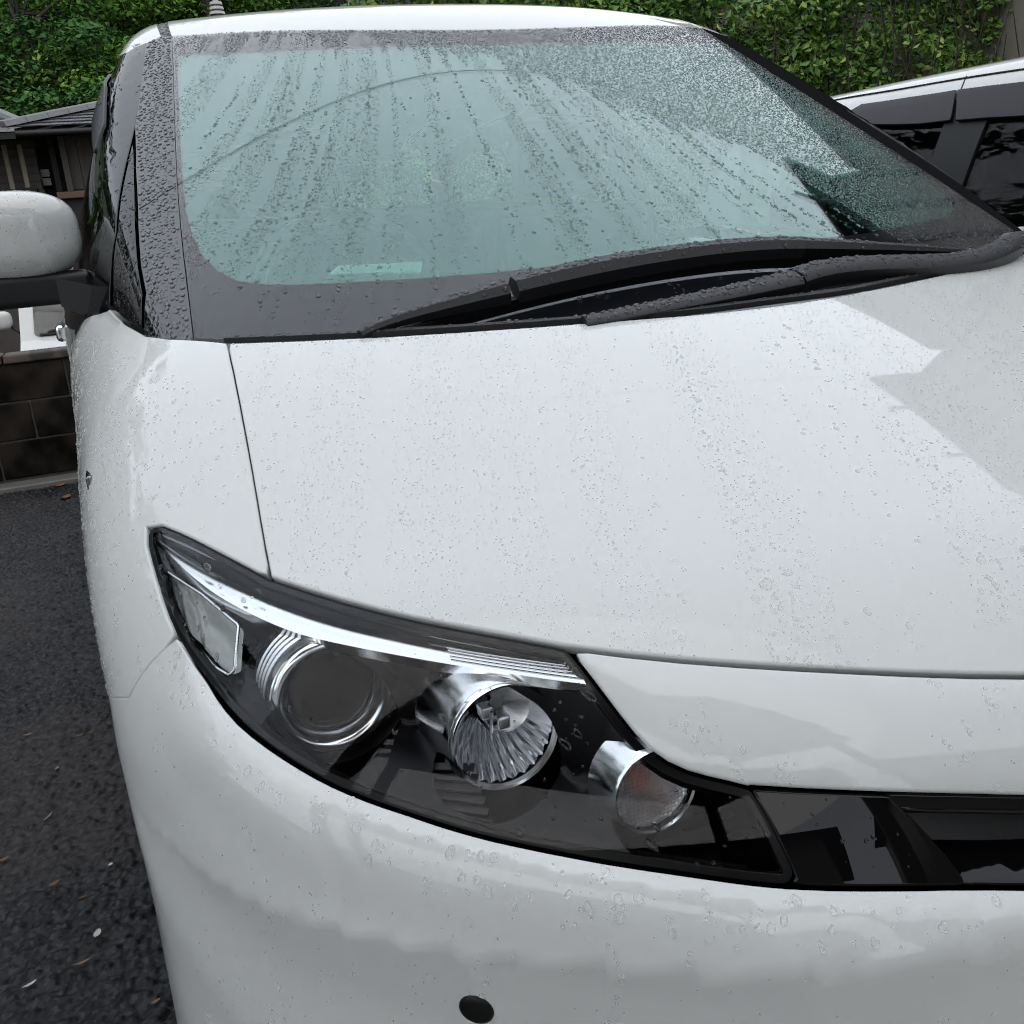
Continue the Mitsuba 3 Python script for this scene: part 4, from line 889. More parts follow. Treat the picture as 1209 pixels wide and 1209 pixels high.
def fair(q, deg=7):
    t = np.r_[0, np.cumsum(np.linalg.norm(np.diff(q, axis=0), axis=1))]; t = t/t[-1]*2-1; u = np.linspace(-1, 1, 260)
    return np.stack([np.polyval(np.polyfit(t, q[:, k], deg), u) for k in (0, 1)], 1)


d_low = near_line(np.concatenate([f2('hllow_a')[:1], fair(np.concatenate([f2('hllow_a'), f2('hllow_b')[1:]])), sym(f2('grbot'))[1:], m2(f2('hllow_b'))[::-1][1:]]))
d_val = near_line(f2('valley'), True); d_cre = near_line(f2('crease'), True)
d_gap = near_line(np.concatenate([f2('fbgap'), FR.to2(arch(.95, 122, 200))]))


def bump_disp(q):
    q = q*[1, 1]; q = np.where(q[:, :1] > 0, q*[-1, 1], q)
    d, _ = d_low(q)
    t = np.clip(d/.040, 0, 1)
    out = .016*np.sqrt(np.clip(1-(1-t)**2, 0, 1))
    v, s = d_val(q); s = -s
    below = np.where(s > 0, v, 0); above = np.where(s < 0, v, 0)
    g, _ = d_gap(q)
    out = out*(1-.85*sstep(.06, .28, d))*sstep(0, .12, g)+-.015*np.where(s > 0, 1-sstep(0, .13, below), np.exp(-(v/.13)**2))*sstep(0, .08, d)*sstep(.0, .14, g)
    c, _ = d_cre(q)
    out += .0022*np.exp(-(c/.014)**2)*sstep(.0, .04, d)
    return out


def nose_disp(q):
    d = shapely.distance(nose_poly.boundary, shapely.points(q))
    t = np.clip(d/.03, 0, 1)
    return .006*np.sqrt(np.clip(1-(1-t)**2, 0, 1))


put_panel(CAR+'__bonnet', 'white_paint', FR, hood_poly, h=.022, gap=.0038, edge=.0028)
put_panel(CAR+'__fender', 'white_paint', FR, fender_poly, both=True, h=.018, gap=.0022, edge=.0026)
put_panel(CAR+'__bumper', 'white_paint', FR, bumper_poly, h=.012, gap=.0017, edge=.002, disp=bump_disp)
put_panel(CAR+'__nose_panel', 'white_paint', FR, nose_poly, h=.012, gap=.0038, edge=.004, disp=nose_disp)

# grille: gloss black, a deep slot in the middle with a sloping lower ledge
gx_ = np.linspace(-.36, 0, 40)
gtop, gbot = sym(f2('nosebot')), sym(f2('grbot'))
gxs = np.linspace(gbot[0, 0], -gbot[0, 0], 81)
gT = np.interp(gxs, gtop[:, 0], gtop[:, 1]); gB = np.interp(gxs, gbot[:, 0], gbot[:, 1])
dg = f2('grdiag')
right = Polygon(np.concatenate([dg+[0, 0], [[dg[-1, 0], dg[-1, 1]-.05], [-dg[-1, 0], dg[-1, 1]-.05]], m2(dg)[::-1], [[-dg[0, 0], dg[0, 1]+.05], [dg[0, 0], dg[0, 1]+.05]]])).buffer(0)
slot = big(grille_poly.intersection(right))


def frac_band(f0, f1):
    return big(slot.intersection(Polygon(np.concatenate([np.stack([gxs, gB+f0*(gT-gB)], 1), np.stack([gxs, gB+f1*(gT-gB)], 1)[::-1]])).buffer(0)))


put_panel(CAR+'__grille', 'grille_black', FR, big(grille_poly.difference(slot)), both=True, h=.012, gap=.002, edge=.003, depth=.04, disp=lambda q: np.full(len(q), -.003))


def ledge_disp(q):
    t = (q[:, 1]-np.interp(q[:, 0], gxs, gB))/(np.interp(q[:, 0], gxs, gT)-np.interp(q[:, 0], gxs, gB))
    return -.006-.034*np.clip((t-.05)/.40, 0, 1.2)


put_panel(CAR+'__grille_ledge', 'grille_black', FR, frac_band(.03, .46), h=.010, gap=.0002, edge=.002, depth=.03, disp=ledge_disp)
put_panel(CAR+'__grille_back', 'black_satin', FR, slot, h=.02, gap=0, depth=0, disp=lambda q: np.full(len(q), -.040))
put_panel(CAR+'__grille_lip', 'black_gloss', FR, frac_band(.86, 1.02), h=.012, gap=.0005, edge=.004, depth=.03, disp=lambda q: np.full(len(q), -.006))

# dark structure behind the gaps
inner = big(bumper_poly.union(fender_poly).union(Polygon(np.asarray(fender_poly.exterior.coords)*[-1, 1])).union(hood_poly).union(nose_poly).union(grille_poly).union(lens_poly)
            .union(Polygon(np.asarray(lens_poly.exterior.coords)*[-1, 1])).buffer(.012).buffer(-.012))
rlens = Polygon(np.asarray(lens_poly.exterior.coords)*[-1, 1])
inner = inner.difference(lens_poly.buffer(-.012)).difference(rlens.buffer(-.012))
put_panel(CAR+'__inner_body', 'void_black', FR, inner.buffer(-.004), h=.03, gap=0, depth=0, disp=lambda q: np.where(shapely.contains_xy(grille_poly.buffer(.02), q[:, 0], q[:, 1]), -.075, -.013))

# parking sensor in the bumper
sp, sn = FR.frame(FR.to2(D['sensor']), bump_disp)
ax = sn[0]; b1 = np.cross(ax, [0, 0, 1]); b1 /= np.linalg.norm(b1); b2 = np.cross(ax, b1)
a = np.arange(40)*2*np.pi/40
prof = [(.0001, .0035), (.008, .0034), (.0115, .0028), (.0138, .0012), (.0142, -.002)]
V = np.concatenate([sp[0]+r*(np.cos(a)[:, None]*b1+np.sin(a)[:, None]*b2)+h*ax for r, h in prof])
Fc = [[i*40+j, i*40+(j+1) % 40, (i+1)*40+(j+1) % 40] for i in range(4) for j in range(40)]+[[i*40+j, (i+1)*40+(j+1) % 40, (i+1)*40+j] for i in range(4) for j in range(40)]
put(CAR+'__parking_sensor', trimesh.Trimesh(V, Fc, process=False), 'sensor_black', smooth=True, label='round black parking sensor set in the white bumper')

# small badge on the fender flank
bp = np.array(D['badge'])
bm = rbox(-.004, .004, min(bp[:, 1])-.01, max(bp[:, 1])+.01, .866, .892, .003)
bm.apply_translation((bp[:, 0].mean()-.008, 0, 0))
put(CAR+'__badge', bm, 'dark_chrome', smooth=40, label='small dark badge on the flank')

# ---------------------------------------------------------------- greenhouse
U = UP.to2


def u2(*names):
    return np.concatenate([U(D[n]) if isinstance(n, str) else np.atleast_2d(n) for n in names])


wt = sym(u2('wstop')); wl = u2('wsleft')
wbot = sym(U([[-.728, .905, 1.005], [-.6, .85, .992], [-.4, .80, .985], [-.2, .79, .98], [-.1, .79, .98]]))
ws_poly = Polygon(np.concatenate([wt, m2(wl)[1:], wbot[::-1], wl[::-1]])).buffer(0)
put_panel(CAR+'__windscreen', 'green_glass', UP, ws_poly, h=.03, gap=.001, depth=0)
fr_in = np.concatenate([u2('frittop')[:1], u2('frit')[1:]])
fb = sym(np.concatenate([u2('frit')[:-2], u2('fritbot')[:1]])) if 0 else None
half = np.concatenate([sym(u2('frittop'))])
lower_in = sym(np.concatenate([u2('frit')[1:]]))
clear = Polygon(np.concatenate([sym(u2('frittop')), lower_in[::-1]])).buffer(0)
clear = big(clear).buffer(-.004).buffer(.004)
frit_poly = ws_poly.difference(big(clear))
put_panel(CAR+'__windscreen_film', 'film_teal', UP, big(clear).buffer(-.002), h=.03, gap=0, depth=0, disp=lambda q: np.full(len(q), -.0065), lab='teal reflective film on the inside of the windscreen')
put_panel(CAR+'__windscreen_border', 'frit', UP, frit_poly, h=.02, gap=0, depth=0, disp=lambda q: np.full(len(q), -.005))

# black window posts, small quarter pane, front door frame and pane, on both sides
pil = Polygon(np.concatenate([u2('pil'), U([[-.79, .99, 1.005], [-.735, .93, 1.005]]), wl[::-1]])).buffer(0)
put_panel(CAR+'__window_post', 'post_gloss', UP, pil, both=True, other='post_dark', h=.02, gap=.0015, edge=.002)
qg = Polygon(u2('qglass')).buffer(0)
put_panel(CAR+'__quarter_pane', 'black_gloss', UP, qg.buffer(-.002), both=True, h=.02, gap=.001, edge=.001)
A = D['doorf']


def side_pts(yz):
    return [[-.85, y, z] if 0 else [-float(gside(np.array(y), np.array(z))), y, z] for y, z in yz]


rail = [(2.2, 1.50), (2.6, 1.505), (3.2, 1.50), (3.9, 1.46), (4.35, 1.40)]
door_frame = Polygon(np.concatenate([U([A[0], A[2], A[3], A[4], A[5]]), U(side_pts([(1.4, 1.0), (2.0, .99), (2.62, .99), (2.62, 1.30)]+[(2.62, 1.49), (2.2, 1.495), (1.95, 1.49)]))])).buffer(0)
door_pane = Polygon(np.concatenate([U([[A[2][0]-.01, A[2][1]+.09, A[2][2]-.01], [A[4][0]-.01, A[4][1]+.06, A[4][2]]]), U(side_pts([(1.36, 1.04), (2.0, 1.03), (2.54, 1.03), (2.54, 1.42), (2.2, 1.43), (1.85, 1.42)]))])).buffer(0)
rear_frame = Polygon(U(side_pts([(2.63, .99), (3.5, .99), (4.35, 1.0), (4.36, 1.2), (4.3, 1.40)]+rail[::-1][1:]+[(2.63, 1.49)]))).buffer(0)
rear_panes = [Polygon(U(side_pts(p))).buffer(0) for p in ([(2.70, 1.03), (3.45, 1.03), (3.45, 1.42), (2.70, 1.43)], [(3.52, 1.03), (4.25, 1.04), (4.22, 1.34), (3.9, 1.40), (3.52, 1.42)])]
put_panel(CAR+'__door_frame', 'black_gloss', UP, door_frame.difference(door_pane), both=True, other='post_dark', h=.03, gap=.001)
put_panel(CAR+'__side_pane', 'cabin_glass', UP, door_pane, both=True, h=.04, gap=.0005, depth=0, disp=lambda q: np.full(len(q), -.006))
put_panel(CAR+'__rear_frame', 'black_satin', UP, rear_frame.difference(shapely.union_all(rear_panes)), both=True, h=.04, gap=.001)
for rp in rear_panes:
    put_panel(CAR+'__side_pane', 'cabin_glass', UP, rp, both=True, h=.06, gap=.0005, depth=0, disp=lambda q: np.full(len(q), -.006))
# rain visor above the front door pane
vis = Polygon(U(side_pts([(1.50, 1.295), (1.62, 1.345), (1.85, 1.40), (2.2, 1.425), (2.56, 1.425), (2.57, 1.47), (2.2, 1.485), (1.9, 1.475), (1.70, 1.425), (1.54, 1.345)]))).buffer(0)
put_panel(CAR+'__rain_visor', 'dark_trim', UP, vis, h=.02, gap=.0005, edge=.002, depth=.006, disp=lambda q: np.full(len(q), .009))

# roof, its black gutter mouldings, the white side rails
mA, mB = D['molding']
mo_in = np.concatenate([U([mA]), U([[-.575, 2.1, 1.60], [-.57, 2.6, 1.62], [-.57, 3.2, 1.62], [-.575, 3.9, 1.58], [-.58, 4.3, 1.5]])])
mo_out = np.concatenate([U([mB]), U([[-.603, 2.1, 1.60], [-.598, 2.6, 1.62], [-.598, 3.2, 1.62], [-.603, 3.9, 1.58], [-.61, 4.3, 1.5]])])
rear_top = U([[-.55, 4.45, 1.42], [-.3, 4.5, 1.44], [-.1, 4.5, 1.45]])
roof_poly = Polygon(np.concatenate([wt, m2(mo_in), sym(rear_top)[::-1], mo_in[::-1]])).buffer(0)
put_panel(CAR+'__roof', 'white_paint', UP, roof_poly, h=.05, gap=.0012, edge=.002)
put_panel(CAR+'__roof_moulding', 'black_satin', UP, Polygon(np.concatenate([mo_in, mo_out[::-1]])).buffer(0), both=True, h=.02, gap=.0004, edge=.001, disp=lambda q: np.full(len(q), -.003))
rail_poly = Polygon(np.concatenate([mo_out, U(side_pts(rail[::-1])), U(side_pts([(1.95, 1.492)])), U([A[1], A[0]])])).buffer(0)
put_panel(CAR+'__roof_rail', 'white_paint', UP, rail_poly, both=True, h=.02, gap=.0015, edge=.002)
# tail: pane and panel
q = RR.to2
tail = Polygon(q([[-.78, 4.6, 1.0], [-.74, 4.5, 1.3], [-.62, 4.42, 1.46], [0, 4.5, 1.47], [.62, 4.42, 1.46], [.74, 4.5, 1.3], [.78, 4.6, 1.0]])).buffer(0)
put_panel(CAR+'__rear_pane', 'cabin_glass', RR, tail, h=.06, gap=.001, depth=0)
body_tail = Polygon(q([[-.9, 4.3, 1.0], [-.9, 4.3, .6], [-.9, 4.35, .22], [-.5, 4.7, .22], [0, 4.72, .22], [.5, 4.7, .22], [.9, 4.35, .22], [.9, 4.3, .6], [.9, 4.3, 1.0], [.78, 4.6, 1.0], [0, 4.7, 1.0], [-.78, 4.6, 1.0]])).buffer(0)
put_panel(CAR+'__tailgate', 'white_paint', RR, body_tail, h=.06)
for s in (1, -1):
    tq = Polygon(q([[-s*.86, 4.36, .99], [-s*.76, 4.62, .99], [-s*.72, 4.44, 1.34], [-s*.79, 4.36, 1.34]])).buffer(0)
    put_panel(CAR+'__tail_lamp', mat('tail_red', {'type': 'twosided', 'b': {'type': 'plastic', 'diffuse_reflectance': rgb(.35, .01, .01)}}) if 'tail_red' not in scene else 'tail_red', RR, tq, h=.04)

# flanks: two doors and the rear quarter
S2 = SD.to2


def sp_(yz):
    return S2([[-.92, y, z] for y, z in yz])


ra = arch(3.90, 180, 0)
front_door = Polygon(sp_([(1.42, .2), (1.42, .6), (1.42, .9), (1.405, 1.035), (2.0, .985), (2.62, .985), (2.62, .6), (2.62, .2)])).buffer(0)
slide_door = Polygon(sp_([(2.62, .2), (2.62, .6), (2.62, .985), (3.5, .985), (3.60, .8), (3.56, .5), (3.515, .33), (3.50, .2)])).buffer(0)
quarter = Polygon(np.concatenate([sp_([(3.50, .2), (3.515, .33)]), S2(ra+[-.03, 0, 0])[1:-1] if 0 else sp_([(p[1], p[2]) for p in ra]), sp_([(4.28, .2), (4.33, .25), (4.3, .6), (4.3, .985), (3.5, .985), (3.6, .8), (3.56, .5)])])).buffer(0)
for nm, pg in (('front_door', front_door), ('sliding_door', slide_door), ('rear_quarter', quarter)):
    put_panel(CAR+'__'+nm, 'white_paint', SD, pg, both=True, h=.05)
for y in (2.32, 2.95):
    for s in (-1, 1):
        x = float(side_x(np.array(y), np.array(.93)))
        hm = rbox(-.012, .012, y-.10, y+.10, .935, .975, .01)
        hm.apply_translation((s*(x+.028), 0, 0))
        put(CAR+'__door_handle', cat_mesh([hm, tube([[s*(x-.02), y-.085, .955], [s*(x+.028), y-.085, .955]], .011), tube([[s*(x-.02), y+.085, .955], [s*(x+.028), y+.085, .955]], .011)]), 'chrome', smooth=40, label='chrome door handle')
# wheels
for s in (-1, 1):
    for cy in (.95, 3.90):
        W = num(CAR+'__wheel')
        a = np.arange(48)*2*np.pi/48

        def disc(prof):
            V = np.concatenate([np.stack([s*(.79+d)*np.ones(48), cy+r*np.cos(a), .33+r*np.sin(a)], 1) for r, d in prof])
            Fc = [[i*48+j, i*48+(j+1) % 48, (i+1)*48+(j+1) % 48] for i in range(len(prof)-1) for j in range(48)]+[[i*48+j, (i+1)*48+(j+1) % 48, (i+1)*48+j] for i in range(len(prof)-1) for j in range(48)]
            return trimesh.Trimesh(V, Fc, process=False)
        put(W, disc([(.20, .07), (.22, .085), (.30, .085), (.325, .05), (.33, 0), (.325, -.08), (.30, -.1), (.2, -.1)]), 'rubber', smooth=40)
        put(W+'__rim', cat_mesh([disc([(.205, .07), (.195, .06), (.19, .0)])]+[trimesh.creation.box((.03, .05, .17), T_) for T_ in [trimesh.transformations.translation_matrix((s*.84, cy, .33)) @ trimesh.transformations.rotation_matrix(k*2*np.pi/7, (1, 0, 0)) @ trimesh.transformations.translation_matrix((0, 0, .11)) for k in range(7)]]+[disc([(.001, .075), (.05, .07), (.055, .03)])]), 'alloy', smooth=30)
        put(CAR+'__wheel_liner', disc([(.001, -.12), (.39, -.12), (.39, .06)]), 'void_black')
put(CAR+'__underbody', rbox(-.78, .78, .4, 4.5, .17, .5, .03), 'void_black')

# ---------------------------------------------------------------- cowl and wipers
hr = np.asarray(D['hrear']); hr = hr[hr[:, 0] < -.03]; hr = np.concatenate([hr, [[0, hr[-1, 1]-.002, hr[-1, 2]]], mir(hr)[::-1]])
hr = hr+[0, .004, -.010]
wb = UP.at(wbot)
n = 60
A_, B_ = spline(hr, n), spline(wb, n)
rows = [A_+[0, -.02, -.004], A_+[0, .010, -.012], A_*.6+B_*.4+[0, 0, -.035], A_*.25+B_*.75+[0, 0, -.02], B_+[0, .03, .02]]
V = np.concatenate(rows); Fc = [[i*n+j, i*n+j+1, (i+1)*n+j+1] for i in range(4) for j in range(n-1)]+[[i*n+j, (i+1)*n+j+1, (i+1)*n+j] for i in range(4) for j in range(n-1)]
put(CAR+'__cowl', trimesh.Trimesh(V, Fc, process=False), 'black_satin', smooth=True)
cw = num(CAR+'__cowl_seal')
put(cw, sweep(spline(hr+[0, .010, .010], 60), [(-.006, 0), (.006, 0), (.005, .007), (-.005, .007)], (0, -.2, .98)), 'rubber', smooth=50)
for i in range(9):
    t0 = .40+i*.011
    p, r_ = A_*.62+B_*.38+[0, 0, -.036], None
    k = int(t0*(n-1)); c = p[k]+(p[k+1]-p[k])*(t0*(n-1)-k)
    put(CAR+'__cowl__vent_slat', box(c[0]-.0035, c[0]+.0035, c[1]-.02, c[1]+.025, c[2], c[2]+.012), 'dark_trim')

UPN = (0, -.5, .86)
blade_prof = [(-.014, -.004), (.010, -.014), (.016, -.010), (.014, .003), (.004, .010), (-.010, .008)]
WA = num(CAR+'__wiper')
wa = spline(D['wiper_a'], 60)
put(WA, sweep(wa[19:], [(a*1.2, b*1.35) for a, b in blade_prof], UPN, np.r_[np.linspace(.95, 1, 8), np.linspace(1, .85, 33)]), 'dark_trim', smooth=35)
put(WA+'__blade_end', sweep(wa[:19], [(a*1.15, b*1.25) for a, b in blade_prof], UPN, np.linspace(.35, .93, 19)), 'dark_trim', smooth=35)
wa2 = spline(D['wiper_a2'], 24)
put(WA+'__blade_tip', sweep(wa2, [(a*1.2, b*1.35) for a, b in blade_prof], UPN, np.linspace(.84, .25, 24)), 'black_satin', smooth=35)
put(WA+'__rubber', sweep(np.concatenate([wa, wa2[1:]])+[0, .004, -.024], [(-.003, -.008), (.003, -.008), (.004, .012), (-.004, .012)], UPN), 'rubber')
WB = num(CAR+'__wiper')
wb1 = spline(np.concatenate([[[.640, .88, 1.035]], D['wiper_b']]), 50)
arm_prof = [(-.024, -.018), (.020, -.022), (.023, .003), (.012, .012), (-.012, .012), (-.022, .005)]
put(WB, sweep(wb1, arm_prof, UPN, np.r_[np.linspace(.5, .82, 12), np.ones(38)*.82]), 'dark_trim', smooth=40)
wb2 = spline(D['wiper_b2'], 40)
put(WB+'__arm_head', sweep(wb2, arm_prof, UPN, np.linspace(.78, .45, 40)), 'dark_trim', smooth=40)
put(WB+'__pivot_cap', rev((.655, .90, 1.02), [(.0001, .03), (.02, .028), (.024, .0), (.024, -.03)], 24), 'black_satin', smooth=40)

# ---------------------------------------------------------------- door mirrors
M_ = D['mir']; mx = M_[0][0]; zt, zb = M_[1][2], M_[2][2]
for s in (1, -1):
    K = num(CAR+'__door_mirror')
    sp = trimesh.creation.icosphere(subdivisions=5).vertices
    e = np.sign(sp)*np.abs(sp)**np.array([.55, .7, .55])
    nrm = (np.abs(e)**3).sum(1, keepdims=True)**(1/3.); e = e/nrm
    hx = .125
    V = e*[hx, .075, (zt-zb)/2]+[mx-hx, 1.45, (zt+zb)/2]
    V[:, 1] += .25*(V[:, 0]-mx)**2*2-.02*(V[:, 2]-(zt+zb)/2)
    V[:, 1] += np.where(e[:, 1] > 0, 0, 0)
    fcs = trimesh.creation.icosphere(subdivisions=5).faces

    def ss(m):
        if s == 1:
            return m
        V = m.vertices*[-1, 1, 1]-[-mx, 1.47, 0]; c_, s_ = math.cos(1.25), math.sin(1.25)      # folded back against the door
        V = np.stack([V[:, 0]*c_-V[:, 1]*s_, V[:, 0]*s_+V[:, 1]*c_, V[:, 2]], 1)+[-mx+.03, 1.52, 0]
        return trimesh.Trimesh(V, m.faces[:, ::-1], process=False)
    put(K, ss(trimesh.Trimesh(V, fcs, process=False)), 'white_paint', smooth=True)
    bx = rbox(mx-.23, mx+.005, 1.40, 1.50, M_[3][2]+.004, zb+.012, .012)
    fx = trimesh.convex.convex_hull(np.array([[mx-.05, 1.40, zb+.004], [mx-.05, 1.49, zb+.004], [mx-.05, 1.40, M_[3][2]], [mx-.05, 1.49, M_[3][2]], [-.80, 1.36, M_[4][2]+.03], [-.80, 1.46, M_[4][2]+.03], [-.80, 1.36, M_[4][2]-.035], [-.80, 1.46, M_[4][2]-.035]]))
    put(K+'__base', ss(cat_mesh([bx, fx])), 'black_satin', smooth=40, label='black base of the mirror')
    gl = rbox(mx-.225, mx-.03, 1.515, 1.53, zb+.015, zt-.02, .006)
    put(K+'__mirror_glass', ss(gl), 'chrome', smooth=40)

# ---------------------------------------------------------------- cabin
plastic('dash', (.45, .46, .44), .5)
plastic('seat_cloth', (.12, .12, .12), .5)
plastic('pale_trim', (.82, .82, .79), .4)
n = 40
dx = np.linspace(-.74, .74, n)
prof = [(-.02, 1.0, 0), (.04, 1.02, 0), (.25, 1.045, 0), (.42, 1.04, 0), (.48, 1.0, 0), (.50, .8, 0), (.48, .5, 0)]
V = np.concatenate([np.stack([dx, np.maximum(.93+a_, .93+a_)+.12*dx**2, np.full(n, z_)-.03*dx**2], 1) for a_, z_, _ in prof])
Fc = [[i*n+j, i*n+j+1, (i+1)*n+j+1] for i in range(len(prof)-1) for j in range(n-1)]+[[i*n+j, (i+1)*n+j+1, (i+1)*n+j] for i in range(len(prof)-1) for j in range(n-1)]
put(CAR+'__dashboard', trimesh.Trimesh(V, Fc, process=False), 'dash', smooth=True)
SW = num(CAR+'__steering_wheel')
tw = trimesh.creation.torus(.185, .016, 48, 12); tw.apply_transform(trimesh.transformations.rotation_matrix(math.radians(65), (1, 0, 0))); tw.apply_translation((-.37, 1.58, 1.0))
put(SW, tw, 'dark_trim', smooth=True)
hb_ = rbox(-.44, -.30, 1.56, 1.62, .93, 1.05, .02)
put(SW+'__hub', hb_, 'dark_trim', smooth=40)
for s in (-1, 1):
    K = num(CAR+'__seat')
    m = rbox(-.25, .25, 1.95, 2.10, .55, 1.16, .05, 3); m.apply_translation((s*.37, 0, 0)); m.vertices[:, 1] += .25*(m.vertices[:, 2]-.6)
    c = rbox(-.25, .25, 1.5, 2.05, .42, .60, .05, 3); c.apply_translation((s*.37, 0, 0))
    put(K, cat_mesh([m, c]), 'seat_cloth', smooth=40)
    h = rbox(-.13, .13, 2.12, 2.22, 1.18, 1.38, .04, 3); h.apply_translation((s*.37, 0, 0))
    put(K+'__headrest', h, 'seat_cloth', smooth=40)
put(CAR+'__rear_seat', rbox(-.7, .7, 3.0, 3.2, .5, 1.2, .05, 3), 'seat_cloth', smooth=40)
put(CAR+'__cabin_floor', box(-.8, .8, 1.0, 4.4, .36, .40), 'seat_cloth')
put(CAR+'__firewall', box(-.8, .8, 1.32, 1.36, .3, .95), 'void_black')
hl = num(CAR+'__headliner')
hx_ = np.linspace(-.55, .55, 12); hy_ = np.linspace(1.85, 4.2, 16)
X_, Y_ = np.meshgrid(hx_, hy_, indexing='ij'); Z_ = roof_z(X_, Y_)-.035
Fc = [[i*16+j, (i+1)*16+j, (i+1)*16+j+1] for i in range(11) for j in range(15)]+[[i*16+j, (i+1)*16+j+1, i*16+j+1] for i in range(11) for j in range(15)]
put(hl, trimesh.Trimesh(np.stack([X_, Y_, Z_], -1).reshape(-1, 3), Fc, process=False), 'pale_trim', smooth=True)
put(CAR+'__post_trim', rbox(.655, .70, 1.66, 1.74, 1.06, 1.30, .012), 'pale_trim', smooth=40, label='added pale strip standing in for a bright gap of side window')  # pale bar added in place of daylight glimpsed through the side window

# parking card lying on the dashboard against the glass
cd = np.array(D['card']); plastic('card_mint', proc(lambda p, n, uv: mix((.62, .80, .75), (.50, .72, .67), smoothstep(.5, .6, fbm(p.x*60, p.y*60, p.z*60, 3)))), .4); plastic('card_edge', (.78, .88, .84), .4)
cn = np.cross(cd[1]-cd[0], cd[3]-cd[0]); cn /= np.linalg.norm(cn); cn *= np.sign(cn[2])


def slab(pts, th):
    q = np.concatenate([pts, pts-cn*th])
    return trimesh.Trimesh(q, [[0, 1, 2], [0, 2, 3], [4, 6, 5], [4, 7, 6], [0, 4, 5], [0, 5, 1], [1, 5, 6], [1, 6, 2], [2, 6, 7], [2, 7, 3], [3, 7, 4], [3, 4, 0]], process=False)


PC = put('parking_card', slab(cd, .001), 'card_edge', label='pale mint paper card lying on the dashboard behind the windscreen', cat='card')
put(PC+'__print', slab((cd-cd.mean(0))*[.92, .92, .84]+cd.mean(0)+cn*.0006, .0004), 'card_mint')

# ---------------------------------------------------------------- headlights


def mirror_mesh(m):
    return trimesh.Trimesh(m.vertices*[-1, 1, 1], m.faces[:, ::-1], process=False)


lens_ring = lens_poly.exterior


def lens_depth(q):
    return shapely.distance(lens_ring, shapely.points(q))


HB, PJ, TS = np.array(D['high']), np.array(D['proj']), np.array(D['turn'])


def bezel_depth(q):
    return .008+np.minimum(.075, .95*np.maximum(lens_depth(q)-.003, 0))


def hole(c, r):
    """Where a barrel along -y through c meets the bezel."""
    a = np.arange(48)*2*np.pi/48
    for t in np.linspace(-.03, .14, 120):
        p = np.array([[c[0], c[1]+t, c[2]]])
        if lower(p)[0] < -bezel_depth(FR.to2(p))[0]:
            break
    rings = [FR.to2(np.stack([k[0]+r*np.cos(a), np.full(48, k[1]), k[2]+r*np.sin(a)], 1)) for k in (np.array(c), p[0])]
    return Polygon(np.concatenate(rings)).convex_hull if 0 else shapely.MultiPoint(np.concatenate(rings)).convex_hull


